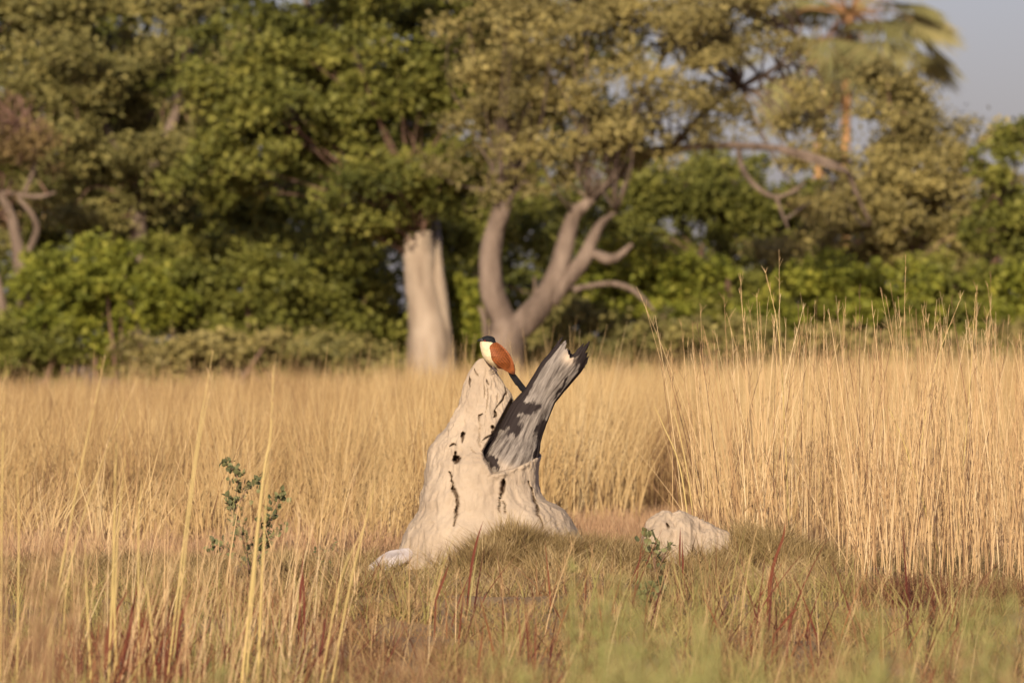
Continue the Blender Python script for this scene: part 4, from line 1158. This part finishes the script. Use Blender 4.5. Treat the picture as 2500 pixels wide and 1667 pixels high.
# forked acacia
tree('forked_tree', 'grey forked tree with two bare curving limbs and olive feathery crown', 104.5,
     ([(1236, 1040), (1236, 930), (1232, 850), (1240, 800), (1246, 775)], [50, 46, 44, 48, 40]),
     [([(1240, 812), (1205, 720), (1196, 640), (1208, 560), (1228, 500), (1250, 430, 0.8), (1300, 320, 1.6), (1380, 200, 2), (1420, 60, 2)], [34, 31, 27, 24, 22, 18, 14, 10, 7]),
      ([(1232, 822), (1290, 778), (1336, 720), (1366, 650), (1384, 580), (1402, 525), (1440, 490), (1490, 445, .8), (1570, 380, 1.2), (1640, 360, 1.0)], [36, 34, 30, 25, 22, 18, 13, 12, 11, 10]),
      ([(1340, 735), (1375, 690), (1420, 640), (1445, 590), (1468, 545), (1505, 518)], [26, 22, 20, 16, 11, 4]),
      ([(1428, 628), (1450, 620), (1484, 632), (1510, 625), (1544, 596)], [12, 12, 13, 10, 5]),
      ([(1398, 708), (1430, 700), (1490, 692), (1540, 705), (1575, 735), (1598, 760)], [9, 7, 6.5, 7, 6, 2.5]),
      ([(1186, 850), (1184, 790), (1176, 760), (1168, 748)], [8, 8, 6, 2.5]),
      ([(1192, 730), (1185, 690), (1176, 655)], [9, 7, 3]),
      ([(1305, 770), (1306, 720), (1305, 675)], [6, 5, 3]),
      ([(1560, 385, 1.2), (1700, 358, .4), (1850, 358, -1.0), (1960, 375, -1.6), (2060, 415, -1.6), (2090, 470, -1.4), (2125, 545, -1.2)], [11, 10, 9, 8, 7, 5.5, 3]),
      ([(1900, 365, -1.4), (2000, 400, -1.7), (2075, 422, -1.7)], [6, 5, 3]),
      ([(1803, 365, -.6), (1812, 410, -1.2), (1845, 455, -1.4), (1890, 480, -1.4), (1935, 468, -1.4), (1970, 440, -1.4)], [6, 7, 6, 5.5, 4, 2]),
      ([(1893, 478, -1.4), (1905, 510, -1.4), (1925, 560, -1.4)], [5, 4, 2]),
      ([(1490, 445, .8), (1560, 250, 2.0), (1640, 100, 2.2), (1720, -60, 2.4)], [10, 9, 7, 5]),
      ([(1640, 360, 1.0), (1760, 240, 1), (1900, 160, 1), (1960, 60, 1)], [9, 8, 6, 4])],
     [(1300, 130, 230, 170), (1230, 330, 180, 130), (1500, 150, 230, 190), (1480, 330, 180, 90), (1700, 110, 220, 150), (1680, 270, 200, 90), (1860, 290, 190, 80), (1400, -80, 380, 130), (1760, 40, 150, 110), (2000, 340, 160, 70), (2030, 470, 110, 70), (1290, 440, 110, 50), (1180, 250, 120, 110)],
     1.8, 820, 58, 0.075, 0.24, 'leaf_acacia', 'bark', 300, 240, Yc=104.6, twigm='bark', tw=0.022)

# left olive trees
tree('olive_tree', 'broad olive green tree filling the upper left corner', 112,
     ([(330, 1000), (335, 800), (340, 600), (330, 450)], [30, 26, 22, 18]),
     [([(330, 450), (250, 300), (150, 150), (100, 0)], [15, 12, 9, 6]), ([(335, 480), (420, 300), (460, 120), (480, -50)], [14, 12, 9, 6])],
     [(20, 60, 130, 130), (180, 110, 260, 190), (420, 140, 220, 200), (330, 330, 260, 150), (100, 300, 160, 180), (430, 400, 160, 90), (240, 470, 200, 110), (300, -110, 380, 140), (160, 430, 120, 90)],
     2.4, 980, 60, 0.095, 0.26, 'leaf_olive', 'bark', 400, 80)
tree('withered_tree', 'brownish half withered tree at the left edge', 108.5,
     ([(62, 1000), (60, 760), (48, 640), (30, 540), (0, 470)], [20, 18, 17, 13, 9]),
     [([(50, 650), (90, 560), (60, 500), (20, 470)], [9, 8, 6, 3]), ([(0, 470), (90, 480), (135, 470)], [8, 6, 3]), ([(60, 470), (85, 400), (70, 320), (40, 300)], [6, 5, 4, 2]), ([(5, 1000), (4, 760), (-20, 640)], [16, 13, 10])],
     [(10, 400, 100, 120), (-60, 420, 130, 150), (60, 480, 70, 40), (-40, 300, 110, 80)],
     1.2, 150, 40, 0.07, 0.24, 'leaf_brown', 'bark', 500, 50, tw=0.02)
tree('dark_tree', 'dark green tree behind the left shrubs', 117,
     ([(480, 1000), (480, 700), (490, 520)], [20, 17, 13]), [([(490, 560), (560, 460), (620, 380)], [10, 8, 5])],
     [(560, 480, 220, 110), (380, 520, 180, 90), (700, 540, 160, 90), (160, 560, 170, 90)], 1.6, 380, 50, 0.10, 0.26, 'leaf_dark', 'bark', 600, 40)
# dark trees behind the forked tree
tree('dark_tree', 'dark tree in deep shade right of the forked trunk', 116,
     ([(1700, 1000), (1704, 800), (1715, 640)], [20, 17, 14]), [([(1715, 660), (1790, 560), (1840, 480)], [11, 8, 5])],
     [(1660, 520, 180, 120), (1820, 520, 170, 130), (1560, 470, 130, 110), (1900, 600, 130, 120), (1450, 560, 110, 90)], 1.8, 440, 50, 0.10, 0.26, 'leaf_dark', 'bark', 640, 50)
tree('dark_tree', 'dark tree seen between the two trunks of the clearing', 118,
     ([(1150, 1000), (1150, 800), (1160, 600)], [14, 12, 9]), [([(1160, 640), (1220, 560), (1290, 500)], [8, 6, 4])],
     [(1130, 560, 110, 110), (1260, 560, 120, 110), (1330, 480, 120, 90), (1130, 700, 90, 90), (1300, 690, 90, 80)], 1.5, 260, 50, 0.10, 0.26, 'leaf_dark', 'bark', 660, 25)
# right side trees
tree('leafy_tree', 'loose light green tree sloping down to the right sky', 110,
     ([(2260, 1000), (2250, 800), (2230, 640), (2200, 520)], [20, 17, 14, 11]),
     [([(2230, 640), (2320, 520), (2390, 420)], [9, 7, 4]), ([(2210, 540), (2160, 420), (2190, 300)], [9, 7, 4])],
     [(2200, 480, 180, 130), (2330, 500, 130, 110), (2150, 340, 130, 100), (2260, 330, 110, 90), (2100, 560, 180, 110), (2300, 620, 180, 110), (2400, 560, 110, 70), (2460, 480, 60, 80), (2000, 620, 120, 90), (2180, 230, 70, 60), (2440, 360, 45, 50)],
     1.8, 820, 50, 0.085, 0.22, 'leaf_acacia', 'bark', 700, 70)
tree('leafy_tree', 'bright green bush topped tree low at the right edge under the sky', 107.5,
     ([(2440, 1000), (2440, 850), (2430, 720)], [14, 12, 9]), [([(2430, 740), (2450, 600), (2460, 480)], [7, 6, 3])],
     [(2420, 640, 120, 110), (2500, 560, 80, 110), (2440, 440, 50, 110), (2300, 700, 120, 70), (2480, 350, 40, 40)], 1.2, 230, 42, 0.10, 0.2, 'leaf_shrub', 'bark', 720, 30)

# shrubs
def shrub(label, regions, Y, leafm, seed, nclump, per=44, leaf=0.10, cr=0.20, nst=9):
    k = Y / S
    cx_ = sum(r_[0] * r_[2] for r_ in regions) / sum(r_[2] for r_ in regions)
    root = empty('shrub', ((cx_ - 1250) * k, Y, 0))
    tag(root, label, 'shrub', 'shrubs along the edge of the wood')
    (lv, lf, la), cs = foliage(regions, Y, 1.1, nclump, per, leaf, cr, seed, 0.5)
    part(root, 'foliage', lv, lf, M[leafm], attrs={'v': la})
    r = np.random.default_rng(seed)
    items = []
    for q in range(nst):
        c = cs[r.integers(0, len(cs))]
        b0 = np.array([root.location.x + (c[0] - root.location.x) * 0.5 + r.normal(0, 0.25), Y + r.normal(0, 0.3), 0])
        items.append(tube([b0, (b0 + c) / 2 + r.normal(0, 0.1, 3), c], [0.035, 0.025, 0.008], 12, 6, 0.15, 5, q))
    V, F = join(items)
    part(root, 'stems', V, F, M['twig'])['kind'] = 'stuff'
SH = [
 ('big bright green bush at left below the olive tree', [(220, 690, 150, 90), (120, 760, 120, 90), (320, 720, 110, 90), (230, 800, 190, 90)], 107.5, 'leaf_bright', 360),
 ('green bush at the lower left corner of the wood', [(40, 850, 110, 80), (120, 880, 110, 60)], 106.5, 'leaf_shrub', 150),
 ('green bush right of the big bright one', [(440, 640, 110, 80), (480, 740, 130, 110), (420, 800, 110, 80)], 108.5, 'leaf_shrub', 290),
 ('mid green bush between the left bushes and the pale trunk', [(620, 690, 130, 100), (660, 790, 150, 100)], 108, 'leaf_shrub', 300),
 ('green bush touching the left side of the pale trunk', [(820, 660, 130, 90), (860, 770, 130, 120), (930, 820, 90, 80)], 109, 'leaf_shrub', 320),
 ('low brownish bush under the mid green bush', [(560, 870, 140, 50), (400, 880, 120, 45)], 106.5, 'leaf_acacia', 150),
 ('low bush at the foot of the pale trunk', [(760, 870, 130, 55), (890, 880, 90, 45)], 106.8, 'leaf_olive', 140),
 ('bright bush between the pale trunk and the forked tree', [(1130, 760, 70, 80), (1110, 840, 80, 70), (1160, 700, 50, 50)], 108, 'leaf_bright', 170),
 ('bright green bush right of the forked trunk', [(1560, 650, 120, 70), (1500, 720, 130, 90), (1650, 700, 110, 90), (1570, 790, 150, 80)], 107.5, 'leaf_bright', 400),
 ('dull bush at the foot of the forked tree', [(1390, 800, 110, 70), (1330, 850, 100, 50), (1440, 850, 110, 50)], 106.5, 'leaf_olive', 190),
 ('dull low bush under the bright right bush', [(1650, 840, 140, 55), (1780, 830, 110, 60)], 106.2, 'leaf_olive', 170),
 ('green bush in the dark gap at right', [(1800, 760, 110, 80), (1760, 720, 70, 60)], 107.5, 'leaf_shrub', 170),
 ('broad green bush below the loose tree at right', [(2060, 700, 150, 90), (2180, 740, 150, 90), (1960, 770, 120, 90), (2100, 800, 180, 70)], 107, 'leaf_bright', 380),
 ('green bush near the right edge', [(2350, 740, 130, 80), (2300, 800, 150, 60)], 106.8, 'leaf_shrub', 220),
 ('green bush cut by the right edge', [(2480, 740, 90, 90), (2460, 810, 110, 60)], 106.5, 'leaf_bright', 170),
 ('brownish low bush behind the tall straw stand', [(2200, 850, 200, 40), (2000, 850, 130, 40), (2400, 850, 150, 40)], 105.8, 'leaf_acacia', 190),
]
for q, (lab, reg, Y, lm, nc) in enumerate(SH):
    shrub(lab, reg, Y, lm, 900 + q * 7, nc)

# fan palms far behind
def palm(label, px, py, py_base, Y, tw, nf, fan, seed):
    r = np.random.default_rng(seed)
    top = at(px, py, Y)
    root = empty('fan_palm', (top[0], Y, 0))
    tag(root, label, 'palm', 'fan palms behind the wood')
    tv, tf = tube([(top[0] + 0.3, Y, 0), (top[0] - 0.1, Y, top[2] * 0.5), tuple(top)], [tw * 1.2, tw, tw * 0.85], 40, 14, 0.08, 3, seed)
    part(root, 'trunk', tv, tf, M['bark_palm'], smooth=True)
    for q in range(nf):
        az = r.uniform(0, 2 * np.pi); el = r.uniform(-0.9, 1.2)
        d = np.array([math.cos(az) * math.cos(el), math.sin(az) * math.cos(el), math.sin(el)])
        L = fan * r.uniform(0.8, 1.15)
        p0 = top + d * 0.15; p1 = top + d * L * 0.7 + np.array([0, 0, -0.15]); p2_ = top + d * L + np.array([0, 0, -0.45])
        sv, sf = tube([p0, p1, p2_], [0.035, 0.03, 0.015], 8, 5)
        side = np.cross(d, [0, 0, 1.0]); side /= np.linalg.norm(side) + 1e-9
        nb = 26
        an = np.linspace(-1.25, 1.25, nb) + r.normal(0, 0.04, nb)
        items_v = []
        fl = fan * 0.85
        hd_ = d * 0.8 + np.array([0, 0, -0.5]); hd_ /= np.linalg.norm(hd_)
        for a_ in an:
            dr = hd_ * math.cos(a_) + side * math.sin(a_)
            e = p2_ + dr * fl * r.uniform(0.85, 1.05) + np.array([0, 0, -0.35 * r.random()])
            m_ = p2_ + dr * fl * 0.55
            wd = np.cross(dr, [0.2, 1, 0.1]); wd /= np.linalg.norm(wd); wd *= 0.05
            items_v.append(np.array([p2_, m_ - wd, e, m_ + wd]))
        BV = np.vstack(items_v); BF = np.arange(len(BV)).reshape(-1, 4)
        fo = part(root, 'frond', BV, BF, M['palm'], attrs={'v': np.repeat(np.clip(r.normal(0.5, 0.2) + r.normal(0, 0.1, nb), 0, 1), 4)})
        part(root, 'stalk', sv, sf, M['bark_palm'])
    # hanging bunches of old fronds and fruit
    for q in range(5):
        a_ = r.uniform(0, 6.28); 
        c0 = top + np.array([math.cos(a_) * 0.35, math.sin(a_) * 0.35, -0.3])
        pts = c0 + np.stack([r.normal(0, 0.16, 50), r.normal(0, 0.16, 50), -r.random(50) * 1.5], -1)
        lv, lf, la = leaves(pts, 0.28, 0.5, 0.0, None, r)
        part(root, 'dead_frond', lv, lf, M['leaf_brown'], attrs={'v': la})['kind'] = 'stuff'
palm('taller fan palm rising above the right trees with hanging fronds', 2072, 35, 330, 225, 0.16, 26, 2.2, 31)
palm('shorter fan palm with orange trunk left of the taller one', 2008, 130, 330, 232, 0.17, 18, 1.6, 32)

tree('olive_tree', 'olive tree just beyond the left edge of the picture', 114,
     ([(-300, 1000), (-305, 800), (-300, 560)], [26, 22, 16]), [([(-300, 600), (-200, 420), (-120, 300)], [12, 9, 5])],
     [(-250, 300, 240, 260), (-400, 500, 200, 160), (-150, 560, 150, 140), (-300, 700, 220, 110)], 2.2, 330, 46, 0.11, 0.28, 'leaf_olive', 'bark', 860, 20)
# thicket far behind, closing the gaps
reg = [(150, 560, 420, 330), (600, 420, 420, 460), (1000, 400, 380, 480), (1400, 430, 380, 400), (1750, 620, 330, 230), (2050, 660, 320, 200), (2350, 720, 260, 170), (250, 150, 500, 380), (0, 200, 300, 330), (350, 0, 400, 300), (800, 0, 560, 360), (1180, 60, 260, 300)]
reg += [(-350, 500, 420, 420), (-900, 560, 420, 380), (2750, 760, 300, 150), (3150, 760, 300, 190)]
(lv, lf, la), _ = foliage(reg, 126, 3.0, 3100, 42, 0.15, 0.42, 1500, 0.4)
tag(build('far_wood', lv, lf, M['leaf_dark'], attrs={'v': la * 0.7}), 'mass of dark woodland behind the near trees', 'woodland', kind='stuff')
